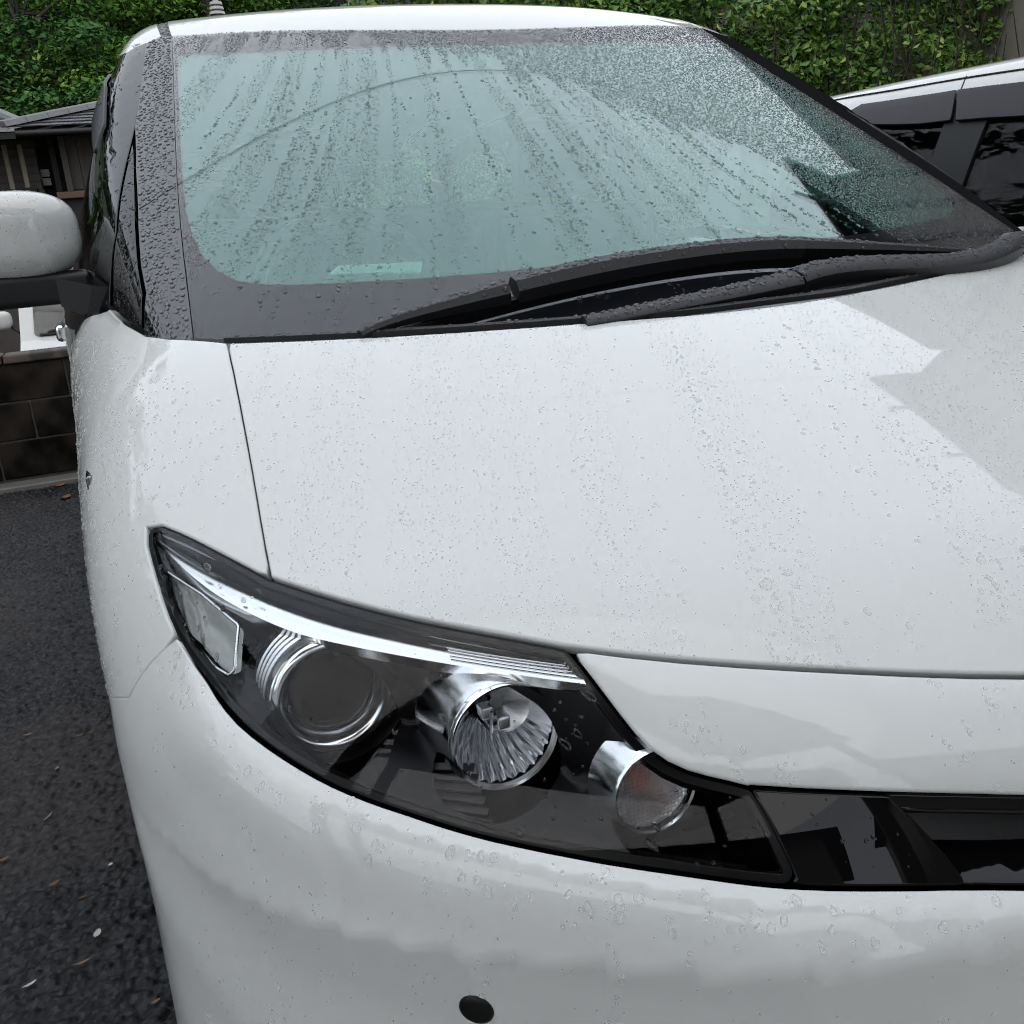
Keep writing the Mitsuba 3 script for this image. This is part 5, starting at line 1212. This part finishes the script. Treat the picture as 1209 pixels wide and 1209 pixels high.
def lamp_parts():
    """(name, mesh, normals or None, material, smooth, label) of the lamp on the photograph's left."""
    out = []

    def add(n, m, b, sm=35, lab=None, nr=None):
        out.append((n, m, nr, b, sm, lab))
    m, n = panel(FR, lens_poly, h=.012, gap=.003, edge=.003, depth=0)
    add('lens', m, 'clear_lens', nr=n, lab='clear outer lens beaded with rain')
    rim = lens_poly.buffer(-.0008).difference(lens_poly.buffer(-.0050))
    m, n = panel(FR, rim, h=.01, gap=0, edge=.001, depth=.01, disp=lambda q: np.full(len(q), -.004))
    add('rim', m, 'bezel_black', nr=n)
    mk = Polygon(FR.to2(D['marker'])).buffer(0).buffer(-.007).buffer(.007)
    bz = lens_poly.buffer(-.003).difference(shapely.union_all([hole(HB, .049), hole(PJ, .0565), hole(TS, .0385), mk.buffer(-.0012)]))
    m, n = panel(FR, big(bz), h=.009, gap=0, depth=0, disp=lambda q: -bezel_depth(q))
    add('bezel', m, 'bezel_black', nr=n, lab='black inner bezel')
    # chrome blade along the top edge
    n_ = 60
    t_, b_ = spline(D['blade_t'], n_), spline(D['blade_b'], n_)
    rows = []
    for k in range(7):
        w = k/6; nrm = np.array([0, -.5, .85])
        rows.append(t_*(1-w)+b_*w+nrm*(.0012*4*w*(1-w)))
    rows.append(b_-np.array([0, -.01, .012]))
    V = np.concatenate(rows); F_ = [[i*n_+j, i*n_+j+1, (i+1)*n_+j+1] for i in range(7) for j in range(n_-1)]+[[i*n_+j, (i+1)*n_+j+1, (i+1)*n_+j] for i in range(7) for j in range(n_-1)]
    add('chrome_blade', trimesh.Trimesh(V, F_, process=False), 'chrome', 45)
    for k in range(5):          # fine ridges at the inner end of the blade
        w = .2+.15*k
        p = (t_*(1-w)+b_*w+np.array([0, -.5, .85])*(.0012*4*w*(1-w)+.0004))[46:]
        add('blade_ridge', tube(p, .0007, 5), 'chrome')
    s_ = spline(D['strip_t'], 60)
    add('edge_ridge', tube(s_-[0, -.004, .004], .0022, 6), 'dark_chrome', True)
    # high beam: chrome barrel, front ring, faceted bowl, bulb with its shield, clear disc
    add('high_beam_barrel', rev(HB, [(.0465, .002), (.0485, .0), (.050, -.010), (.053, -.035), (.056, -.065)]), 'chrome', 40)
    add('high_beam_ring', rev(HB, [(.0435, .000), (.0445, .004), (.0465, .005), (.0478, .003), (.0475, .000)]), 'chrome', 40)

    def flutes(R, Y, a):
        lowh = sstep(-.1, -.35, np.sin(a)*np.ones_like(R))
        w = np.abs(np.sin(a*26))
        return R-.0016*w*lowh*(R/.045), Y+.0020*np.sin(a*26+R*300)*lowh
    add('reflector_bowl', rev(HB, [(r, -.058+.054*(r/.0445)**2*1.0) for r in np.linspace(.0445, .010, 26)], 192, flutes), 'chrome', 60)
    add('reflector_back', rev(HB, [(.012, -.054), (.0001, -.054)], 24), 'void_black')
    add('bulb', rev(HB+[0, 0, .004], [(.0001, -.018), (.004, -.0185), (.0058, -.022), (.006, -.045), (.008, -.053)], 24), 'dark_chrome', 40)
    sh = cat_mesh([rbox(HB[0]-.012, HB[0]-.001, HB[1]+.016, HB[1]+.030, HB[2]+.008, HB[2]+.019, .002), rbox(HB[0]+.000, HB[0]+.012, HB[1]+.012, HB[1]+.03, HB[2]-.004, HB[2]+.009, .003),
                   tube([HB+[-.004, .014, .016], HB+[-.004, .02, -.006], HB+[-.003, .05, -.010]], .0015, 6)])
    add('bulb_shield', sh, 'chrome_soft', 30)
    add('side_reflector', rev(HB+[.012, 0, .01], [(.0001, -.030), (.010, -.028), (.018, -.022), (.020, -.02)], 32), 'chrome_soft', 40)
    # projector: barrel, ring, dark glass dome
    add('projector_barrel', rev(PJ, [(.0535, .002), (.0555, 0), (.0562, -.01), (.0575, -.03), (.059, -.06)]), 'chrome', 40)
    for k in range(4):
        add('barrel_ring', rev(PJ, [(.0575+.0012*k, -.012-.007*k), (.0590+.0012*k, -.0145-.007*k), (.0580+.0012*k, -.017-.007*k)]), 'chrome_soft', 40)
    add('projector_ring', rev(PJ, [(.0385, -.012), (.0400, -.010), (.0412, -.0105), (.0420, -.013)]+[(.0487+.0066*math.cos(t), -.004+.010*math.sin(t)) for t in np.linspace(math.pi*1.06, -.1, 14)], 96), 'chrome', 40)
    add('projector_dome', rev(PJ, [(r, -.020+.026*math.sqrt(max(0, 1-(r/.0392)**2))) for r in np.linspace(.0392, .0005, 18)], 64), 'solid_black_glass', True)
    sk = rev(PJ+[.004, .006, -.004], [(.062, -.012), (.070, -.004), (.074, -.010), (.074, -.05)], 96)
    sk.update_faces(sk.triangles_center[:, 2] < PJ[2]+.005)
    add('projector_skirt', sk, 'bezel_black', 40)
    # turn lamp: chrome collar, ribbed clear disc, amber bulb, dull bowl
    add('turn_lamp_collar', rev(TS, [(.0335, .003), (.0355, .004), (.0372, .001), (.040, -.014), (.042, -.03)]), 'chrome', 40)
    g = []
    rr = .0335
    for i in range(-9, 10):
        for j in range(-9, 10):
            x, z = i*.0036, j*.0036
            if math.hypot(x, z) < rr-.001:
                c = trimesh.creation.icosphere(subdivisions=1, radius=.0019); c.vertices *= [1, .6, 1]; c.apply_translation(TS+[x, .003, z]); g.append(c)
    add('turn_lamp_pips', cat_mesh(g), 'clear_pip', True)
    add('turn_lamp_disc', rev(TS, [(.0001, -.001), (.034, -.001)], 48), 'clear_lens')
    add('turn_bulb', rev(TS+[-.005, 0, .005], [(.0001, -.007), (.007, -.009), (.0105, -.014), (.0105, -.035)], 24), 'amber', 40)
    add('turn_bowl', rev(TS, [(r, -.040+.036*(r/.034)**2) for r in np.linspace(.034, .0005, 14)], 48), 'chrome_soft', 60)
    # corner marker: silvery ribbed reflector under a clear inner lens
    mk = Polygon(FR.to2(D['marker'])).buffer(0).buffer(-.007).buffer(.007)
    m, n = panel(FR, mk, h=.006, gap=.001, edge=.001, depth=.004, disp=lambda q: np.full(len(q), -.016))
    add('marker_lens', m, 'clear_lens', nr=n)

    def rib(q):
        return -.024+.0022*np.sin(q[:, 0]*420+q[:, 1]*160)*(q[:, 0] < np.median(q[:, 0]))-.006*sstep(0, .02, shapely.distance(mk.exterior, shapely.points(q)))
    m, n = panel(FR, mk, h=.0028, gap=.001, depth=0, disp=rib)
    add('marker_reflector', m, 'marker_silver', nr=n)
    edge = FR.frame(np.asarray(resample(mk.exterior, .01)), lambda q: np.full(len(q), -.0145))[0]
    add('marker_edge', tube(np.vstack([edge, edge[:1]]), .0016, 6, cap=False), 'chrome_soft', True)
    # slats of the lower bezel
    a_, b_, c_, d_ = [np.array(x) for x in D['slat']]
    for k in range(8):
        w = k/7
        L, R = a_*(1-w)+c_*w, b_*(1-w)+d_*w
        add('bezel_slat', sweep(np.linspace(L, R, 6), [(-.003, -.0012), (.004, -.0018), (.004, .0006), (-.003, .0012)], (0, -.3, .95)), 'dark_trim', False)
    return out


plastic('solid_black_glass', (.003, .003, .004), None, 1.17)
mat('clear_pip', {'type': 'dielectric', 'int_ior': 1.45})
plastic('amber_dim', (.30, .20, .12), .1)
LP = lamp_parts()
for s in (1, -1):
    H = num(CAR+'__headlight')
    labels[H] = {'label': 'clear headlight with chrome and black inside'}
    for n, m, nr, b, sm, lab in LP:
        mm = m if s == 1 else mirror_mesh(m)
        put(H+'__'+n, mm, b, smooth=sm, normals=None if nr is None else (nr if s == 1 else nr*[-1, 1, 1]), label=lab)

# ---------------------------------------------------------------- rain: every bead is a small cap of water
rr_ = np.random.default_rng(31)
DROPS = []          # (points, normals, radii, stretch, closed)


def cap_template(n, levels, closed):
    """Unit cap: rings from the rim to the top; (ring radius, height)."""
    rings = [(1.0, -.06)]+[(math.cos(a)**.8, math.sin(a)) for a in np.linspace(.18, 1.2, levels)]
    V = [[r*math.cos(2*math.pi*(j+.5*(i % 2))/n), r*math.sin(2*math.pi*(j+.5*(i % 2))/n), h] for i, (r, h) in enumerate(rings) for j in range(n)]
    V.append([0, 0, 1.0]); F_ = []
    for i in range(len(rings)-1):
        for j in range(n):
            k = (j+1) % n
            F_ += [[i*n+j, i*n+k, (i+1)*n+k], [i*n+j, (i+1)*n+k, (i+1)*n+j]]
    L = (len(rings)-1)*n
    F_ += [[L+j, L+(j+1) % n, len(V)-1] for j in range(n)]
    if closed:
        F_ += [[0, j+1, j] for j in range(1, n-1)]
    return np.array(V), np.array(F_)


def emit(P, N, r, stretch=None, closed=False, down=(0, 0, -1), lift=None, hgt=.50):
    """Meshes of caps at P with normals N; stretch lengthens them down the slope."""
    out = []
    r = np.asarray(r, float); P = np.asarray(P, float)
    stretch = np.ones(len(r)) if stretch is None else stretch
    for lo, hi, n, lev in ((0, .0011, 6, 2), (.0011, .0019, 8, 3), (.0019, 1, 14, 5)):
        k = np.nonzero((r >= lo) & (r < hi))[0]
        if not len(k):
            continue
        V, F_ = cap_template(n, lev, closed)
        Nk = N[k]; d = np.tile(np.asarray(down, float), (len(k), 1)); d -= Nk*(d*Nk).sum(1, keepdims=True); d /= np.linalg.norm(d, axis=1, keepdims=True)+1e-9
        s = np.cross(d, Nk)
        q = V[None]*np.ones((len(k), 1, 1))
        w = rr_.normal(0, .09, (len(k), 6))
        ang = np.arctan2(V[:, 1], V[:, 0])[None]
        wob = 1+w[:, :1]*np.cos(ang)+w[:, 1:2]*np.sin(2*ang)+w[:, 2:3]*np.cos(3*ang)
        hh = hgt*(.85+.3*rr_.random(len(k)))
        base = 0 if lift is None else lift
        W = P[k][:, None]+Nk[:, None]*base+(q[..., :1]*wob[..., None]*s[:, None]+q[..., 1:2]*wob[..., None]*d[:, None]*stretch[k][:, None, None])*r[k][:, None, None]+q[..., 2:]*Nk[:, None]*(r[k]*hh)[:, None, None]
        if closed:
            W += Nk[:, None]*(r[k]*hh)[:, None, None]*.06
        FF = F_[None]+(np.arange(len(k))*len(V))[:, None, None]
        out.append(trimesh.Trimesh(W.reshape(-1, 3), FF.reshape(-1, 3), process=False))
    return out


def sizes(n, med, sig=.42, lo=.0004, hi=.0036):
    return np.clip(med*np.exp(rr_.normal(0, sig, n)), lo, hi)


def thin(P, r, k=1.05):
    """Drops that would overlap a larger one are left out."""
    o = np.argsort(-r); tree = cKDTree(P[o]); ok = np.ones(len(o), bool); ro = r[o]
    pairs = tree.query_pairs(float(2*k*np.percentile(r, 99)), output_type='ndarray')
    if len(pairs):
        d = np.linalg.norm(P[o][pairs[:, 0]]-P[o][pairs[:, 1]], axis=1); pairs = pairs[d < k*(ro[pairs[:, 0]]+ro[pairs[:, 1]])]
        pairs = pairs[np.argsort(pairs[:, 0])]
        for a, b in np.sort(pairs, 1):
            if ok[a]:
                ok[b] = False
    return o[ok]


def lane_points(n_lanes, x0, x1, y_top, y_bot, path, wid, dens, rng):
    """Beads left along the paths of drops that ran down: x, y arrays and a size factor."""
    X, Y, S = [], [], []
    for i in range(n_lanes):
        xs = rng.uniform(x0, x1); a = rng.uniform(0, 1)**1.2; b = min(1, a+rng.uniform(.12, .75))
        w = wid*rng.lognormal(0, .6); m = int(dens*(b-a)*rng.lognormal(0, .7))
        t = rng.uniform(a, b, m); sf = rng.uniform(.75, 1.35)
        y = y_top+(y_bot-y_top)*t
        X.append(path(xs, t)+rng.normal(0, 1, m)*w*(.4+.6*t)); Y.append(y); S.append(np.full(m, sf)*(.8+.4*t))
    return np.concatenate(X), np.concatenate(Y), np.concatenate(S)


meshes = []          # on dark and clear surfaces
paint_meshes = []    # on the white paint


def on_star(star, q, poly, r, disp=None, margin=.003, **kw):
    to = paint_meshes if any(poly is p for p in (hood_poly, nose_poly, bumper_poly, fender_poly, front_door, rail_poly)) else meshes
    k = shapely.contains_xy(poly.buffer(-margin), q[:, 0], q[:, 1]); q, r = q[k], r[k]
    if not len(q):
        return
    P, N = star.frame(q, disp)
    k = thin(P, r)
    st_ = np.where(r[k] > .0022, rr_.uniform(1.0, 1.5, len(k)), rr_.uniform(.95, 1.15, len(k)))
    to.extend(emit(P[k], N[k], r[k], st_, **kw))


# bonnet: runs that drift to the left as they come forward
x, y, s = lane_points(170, -.72, .75, .95, .12, lambda xs, t: xs-.42*t*.8*np.clip(1-np.maximum(xs, 0)*1.5, -.6, 1), .0055, 30, rr_)
q = FR.to2(np.stack([x, y, hood_z(x, y)], 1)); fwd = np.clip((.95-y)/.8, 0, 1)
on_star(FR, q, hood_poly, sizes(len(q), .00092)*s*(.72+.55*fwd))
x = rr_.uniform(-.74, .74, 1500); y = rr_.uniform(.12, .98, 1500); q = FR.to2(np.stack([x, y, hood_z(x, y)], 1))
on_star(FR, q, hood_poly, sizes(1500, .00065, .5))
x = rr_.uniform(-.72, .72, 900); y = .70+.36*x**2+rr_.uniform(0, .05, 900); q = FR.to2(np.stack([x, y, hood_z(x, y)], 1))
on_star(FR, q, hood_poly, sizes(900, .0011, .45))
# mist of tiny beads left in long streaks
n = 34000
x = rr_.uniform(-.74, .6, n); y = rr_.uniform(.12, .98, n)
o = x+.36*(.95-y)
st_k = meshkit.noise(np.stack([o*40, y*.4, 0*y], -1), 12)+.30*meshkit.noise(np.stack([o*120, y*1.6, 0*y], -1), 3)
k = rr_.random(n) < sstep(.62, .92, st_k)
q = FR.to2(np.stack([x[k], y[k], hood_z(x[k], y[k])], 1)); on_star(FR, q, hood_poly, sizes(len(q), .00062, .3, .0004, .0012))
# nose panel and bumper
x, z, s = lane_points(46, -.56, .5, .80, .70, lambda xs, t: xs+.02*t, .006, 26, rr_)
q = FR.to2(np.stack([x, front_y(x, z), z], 1)); on_star(FR, q, nose_poly, sizes(len(q), .0011)*s, nose_disp)
x, z, s = lane_points(95, -.86, .5, .80, .22, lambda xs, t: xs+.015*t*np.sign(xs+.4), .007, 46, rr_)
q = FR.to2(np.stack([x, front_y(x, z), z], 1)); on_star(FR, q, bumper_poly, sizes(len(q), .00095)*s, bump_disp)
x = rr_.uniform(-.88, .5, 1300); z = rr_.uniform(.25, .84, 1300)
q = FR.to2(np.stack([x, front_y(x, z), z], 1)); on_star(FR, q, bumper_poly, sizes(1300, .0007, .5), bump_disp)
lowq = f2('hllow_b'); k = rr_.integers(0, len(lowq), 150); q = lowq[k]+np.stack([rr_.normal(-.002, .008, 150), -rr_.uniform(.004, .035, 150)], 1)
on_star(FR, q, bumper_poly, sizes(150, .0016, .5, .0006, .0036), bump_disp)
gq = np.stack([rr_.uniform(gxs[0]+.01, .02, 60), np.zeros(60)], 1); gq[:, 1] = np.interp(gq[:, 0], gxs, gB)-rr_.uniform(.004, .03, 60)
on_star(FR, gq, bumper_poly, sizes(60, .0014, .5), bump_disp)
gq = np.stack([rr_.uniform(gxs[0], .05, 140), rr_.random(140)], 1); gq[:, 1] = np.interp(gq[:, 0], gxs, gB)+gq[:, 1]*(np.interp(gq[:, 0], gxs, gT)-np.interp(gq[:, 0], gxs, gB))
on_star(FR, gq, big(grille_poly.difference(slot)), sizes(140, .0009, .5), lambda q: np.full(len(q), -.003))
# fender flank: dense fine beads in vertical runs, seen at a grazing angle
n = 9000
y = rr_.uniform(.5, 1.42, n); z = rr_.uniform(.60, 1.04, n)
run = meshkit.noise(np.stack([y*38+z*3, z*2.0, 0*y], -1), 4)
k = (run > .42) & (rr_.random(n) < .25+.75*np.clip((y-.62)/.4, 0, 1)); y, z = y[k], z[k]
q = FR.to2(np.stack([-side_x(y, z), y, z], 1)); on_star(FR, q, fender_poly, sizes(len(q), .0012, .35))
n = 6000
y = rr_.uniform(1.44, 2.6, n); z = rr_.uniform(.45, .97, n)
q = SD.to2(np.stack([-side_x(y, z), y, z], 1)); on_star(SD, q, front_door, sizes(n, .0016, .35))
# headlight lens: scattered beads, some run together
n = 900
b = lens_poly.bounds
q = np.stack([rr_.uniform(b[0], b[2], n), rr_.uniform(b[1], b[3], n)], 1)
q = q[meshkit.noise(np.stack([q[:, 0]*16, q[:, 1]*16, 0*q[:, 0]], -1), 2) > .38]
k = shapely.contains_xy(lens_poly.buffer(-.006), q[:, 0], q[:, 1]); q = q[k]
P, N = FR.frame(q); r = sizes(len(q), .0012, .55, .0004, .0036); k = thin(P, r)
meshes.extend(emit(P[k], N[k], r[k], np.where(r[k] > .0018, rr_.uniform(1.0, 2.4, len(k)), 1.1), hgt=.42, down=(.55, 0, -1)))
# window posts and mouldings
for pg, n, med, star, dsp in ((pil, 2600, .0019, UP, None), (qg, 700, .0014, UP, None), (rail_poly, 120, .001, UP, None), (vis, 500, .0014, UP, lambda q: np.full(len(q), .009)), (big(door_frame.difference(door_pane)), 1500, .0015, UP, None)):
    b = pg.bounds; q = np.stack([rr_.uniform(b[0], b[2], n*2), rr_.uniform(b[1], b[3], n*2)], 1)
    on_star(star, q, pg, sizes(n*2, med, .38, .0006, .0034), dsp)
q = mo_in[:2].mean(0)*0+np.stack([np.interp(rr_.random(500), [0, 1], [0, 1]), np.zeros(500)], 1)
t = rr_.random(420)*2.2; i0 = np.clip(t.astype(int), 0, len(mo_in)-2); fr_ = (t-i0)[:, None]; v_ = rr_.random((420, 1))
q = (mo_in[i0]*(1-fr_)+mo_in[i0+1]*fr_)*(1-v_)+(mo_out[i0]*(1-fr_)+mo_out[i0+1]*fr_)*v_
P, N = UP.frame(q, lambda q: np.full(len(q), -.003)); meshes.extend(emit(P, N, sizes(420, .0014, .4)))
# wiper covers and the mirror shell


def on_mesh(key_mesh, n, med, sig, cond, lo=.0006, hi=.0032, to=meshes):
    m = key_mesh
    m = trimesh.Trimesh(m.vertices, m.faces, process=False)
    w = m.area_faces*cond(m.face_normals, m.triangles_center); w = w/w.sum()
    f = rr_.choice(len(w), n, p=w); uvw = rr_.random((n, 2)); su = np.sqrt(uvw[:, 0])
    b_ = np.stack([1-su, su*(1-uvw[:, 1]), su*uvw[:, 1]], 1)
    P = (m.triangles[f]*b_[..., None]).sum(1); N = m.face_normals[f]; r = sizes(n, med, sig, lo, hi); k = thin(P, r)
    to.extend(emit(P[k], N[k], r[k]))


def mesh_of(key):
    v, f, *_ = meshkit.WRITTEN[scene[key]['filename']]
    return trimesh.Trimesh(v, f, process=False)


for key, n in ((WA, 420), (WA+'__blade_end', 130), (WA+'__blade_tip', 160), (WB, 420), (WB+'__arm_head', 300)):
    on_mesh(mesh_of(key), n, .0021, .42, lambda N, C: np.clip(N[:, 2], 0, 1)**2+1e-6, .0007, .0042)
on_mesh(mesh_of(CAR+'__door_mirror'), 420, .0010, .4, lambda N, C: ((N[:, 1] < .2) & (C[:, 0] > -1.2))*1.0+1e-9, to=paint_meshes)
on_mesh(mesh_of(CAR+'__cowl_seal'), 700, .0015, .45, lambda N, C: np.clip(N[:, 2], 0, 1)+1e-6)

# windscreen: a dense beaded field at the top and right, cleared lanes and bead trails below it
ZT = np.array([[-.62, 1.533], [-.3, 1.518], [0, 1.506], [.3, 1.505], [.62, 1.515]])


def on_glass(x, z):
    P = np.stack([x, wind_y(x, z), z], 1)
    e = 1e-4
    g = np.stack([(wind_y(x+e, z)-wind_y(x-e, z))/(2*e), -np.ones(len(x)), (wind_y(x, z+e)-wind_y(x, z-e))/(2*e)], 1)
    return P, g/np.linalg.norm(g, axis=1, keepdims=True)


def origin(x, z):
    """The lane a place belongs to: its x carried back up the slope to the top of the glass."""
    s = (1.515-z)/.485
    return x*np.exp(-.78*s)


BX = np.array([-.62, -.5, -.36, -.25, -.12, 0, .08, .16, .23, .30, .36, .42, .62])
BZ = np.array([1.515, 1.50, 1.49, 1.468, 1.43, 1.385, 1.345, 1.295, 1.245, 1.205, 1.15, 1.03, 1.0])


def dense_field(x, z):
    o = origin(x, z)
    tooth = (meshkit.noise(np.stack([o*70, 0*x, 0*x+3], -1), 3)-.5)*.075+(meshkit.noise(np.stack([o*230, 0*x, 0*x], -1), 6)-.5)*.03
    return z > np.interp(x, BX, BZ)+tooth


def lanes(x, z):
    """Bands of left-over beads: strength from 0 to 1."""
    o = origin(x, z)
    a = meshkit.noise(np.stack([o*85, z*.55, 0*x+8], -1), 9)+.22*meshkit.noise(np.stack([o*260, z*2.0, 0*x], -1), 4)
    left = np.clip((-x-.20)/.25, 0, 1)
    a = a+.10*left-.16*np.clip((x-.05)/.2, 0, 1)-.20*np.clip((1.13-z)/.08, 0, 1)
    return sstep(.70, .82, a)


N_ = 150000
x = rr_.uniform(-.72, .72, N_); z = rr_.uniform(1.02, 1.53, N_)
dn = dense_field(x, z); ln = lanes(x, z)
keep = dn | (rr_.random(N_) < .62*ln)
x, z, dn = x[keep], z[keep], dn[keep]
P, N = on_glass(x, z)
k = shapely.contains_xy(ws_poly.buffer(-.004), *UP.to2(P).T); P, N, dn = P[k], N[k], dn[k]
r = np.where(dn, sizes(len(P), .00135, .33, .0006, .0028), sizes(len(P), .00088, .36, .0005, .0022))
k = thin(P, r, .94)
meshes.extend(emit(P[k], N[k], r[k], rr_.uniform(.95, 1.25, len(k)), hgt=.46))
# single trails of larger beads and stray drops
X, Z = [], []
for i in range(110):
    o = rr_.uniform(-.55, .30); z0 = rr_.uniform(1.08, 1.46); ln_ = rr_.uniform(.05, .30); m = int(ln_*rr_.uniform(120, 380))
    zz = z0-ln_*rr_.random(m); s = (1.515-zz)/.485
    X.append(o*np.exp(.78*s)+rr_.normal(0, .0022, m)+.0015*np.sin(zz*90+i)); Z.append(zz)
x = np.concatenate(X+[rr_.uniform(-.68, .5, 350)]); z = np.concatenate(Z+[rr_.uniform(1.03, 1.5, 350)])
k = ~dense_field(x, z) & (z > 1.015); x, z = x[k], z[k]
P, N = on_glass(x, z); k = shapely.contains_xy(ws_poly.buffer(-.004), *UP.to2(P).T); P, N = P[k], N[k]
r = sizes(len(P), .0016, .38, .0006, .0034); k = thin(P, r, .95)
meshes.extend(emit(P[k], N[k], r[k], rr_.uniform(1.0, 1.5, len(k)), hgt=.5))
put('raindrops', cat_mesh(meshes), 'water', smooth=True, label='clear beads of rain on the glass, lamps and black trim of the minivan', cat='raindrops', kind='stuff')
put('raindrops', cat_mesh(paint_meshes), 'bead_water', smooth=True, label='small beads of rain in runs on the white bonnet, bumper and wings', cat='raindrops', kind='stuff')
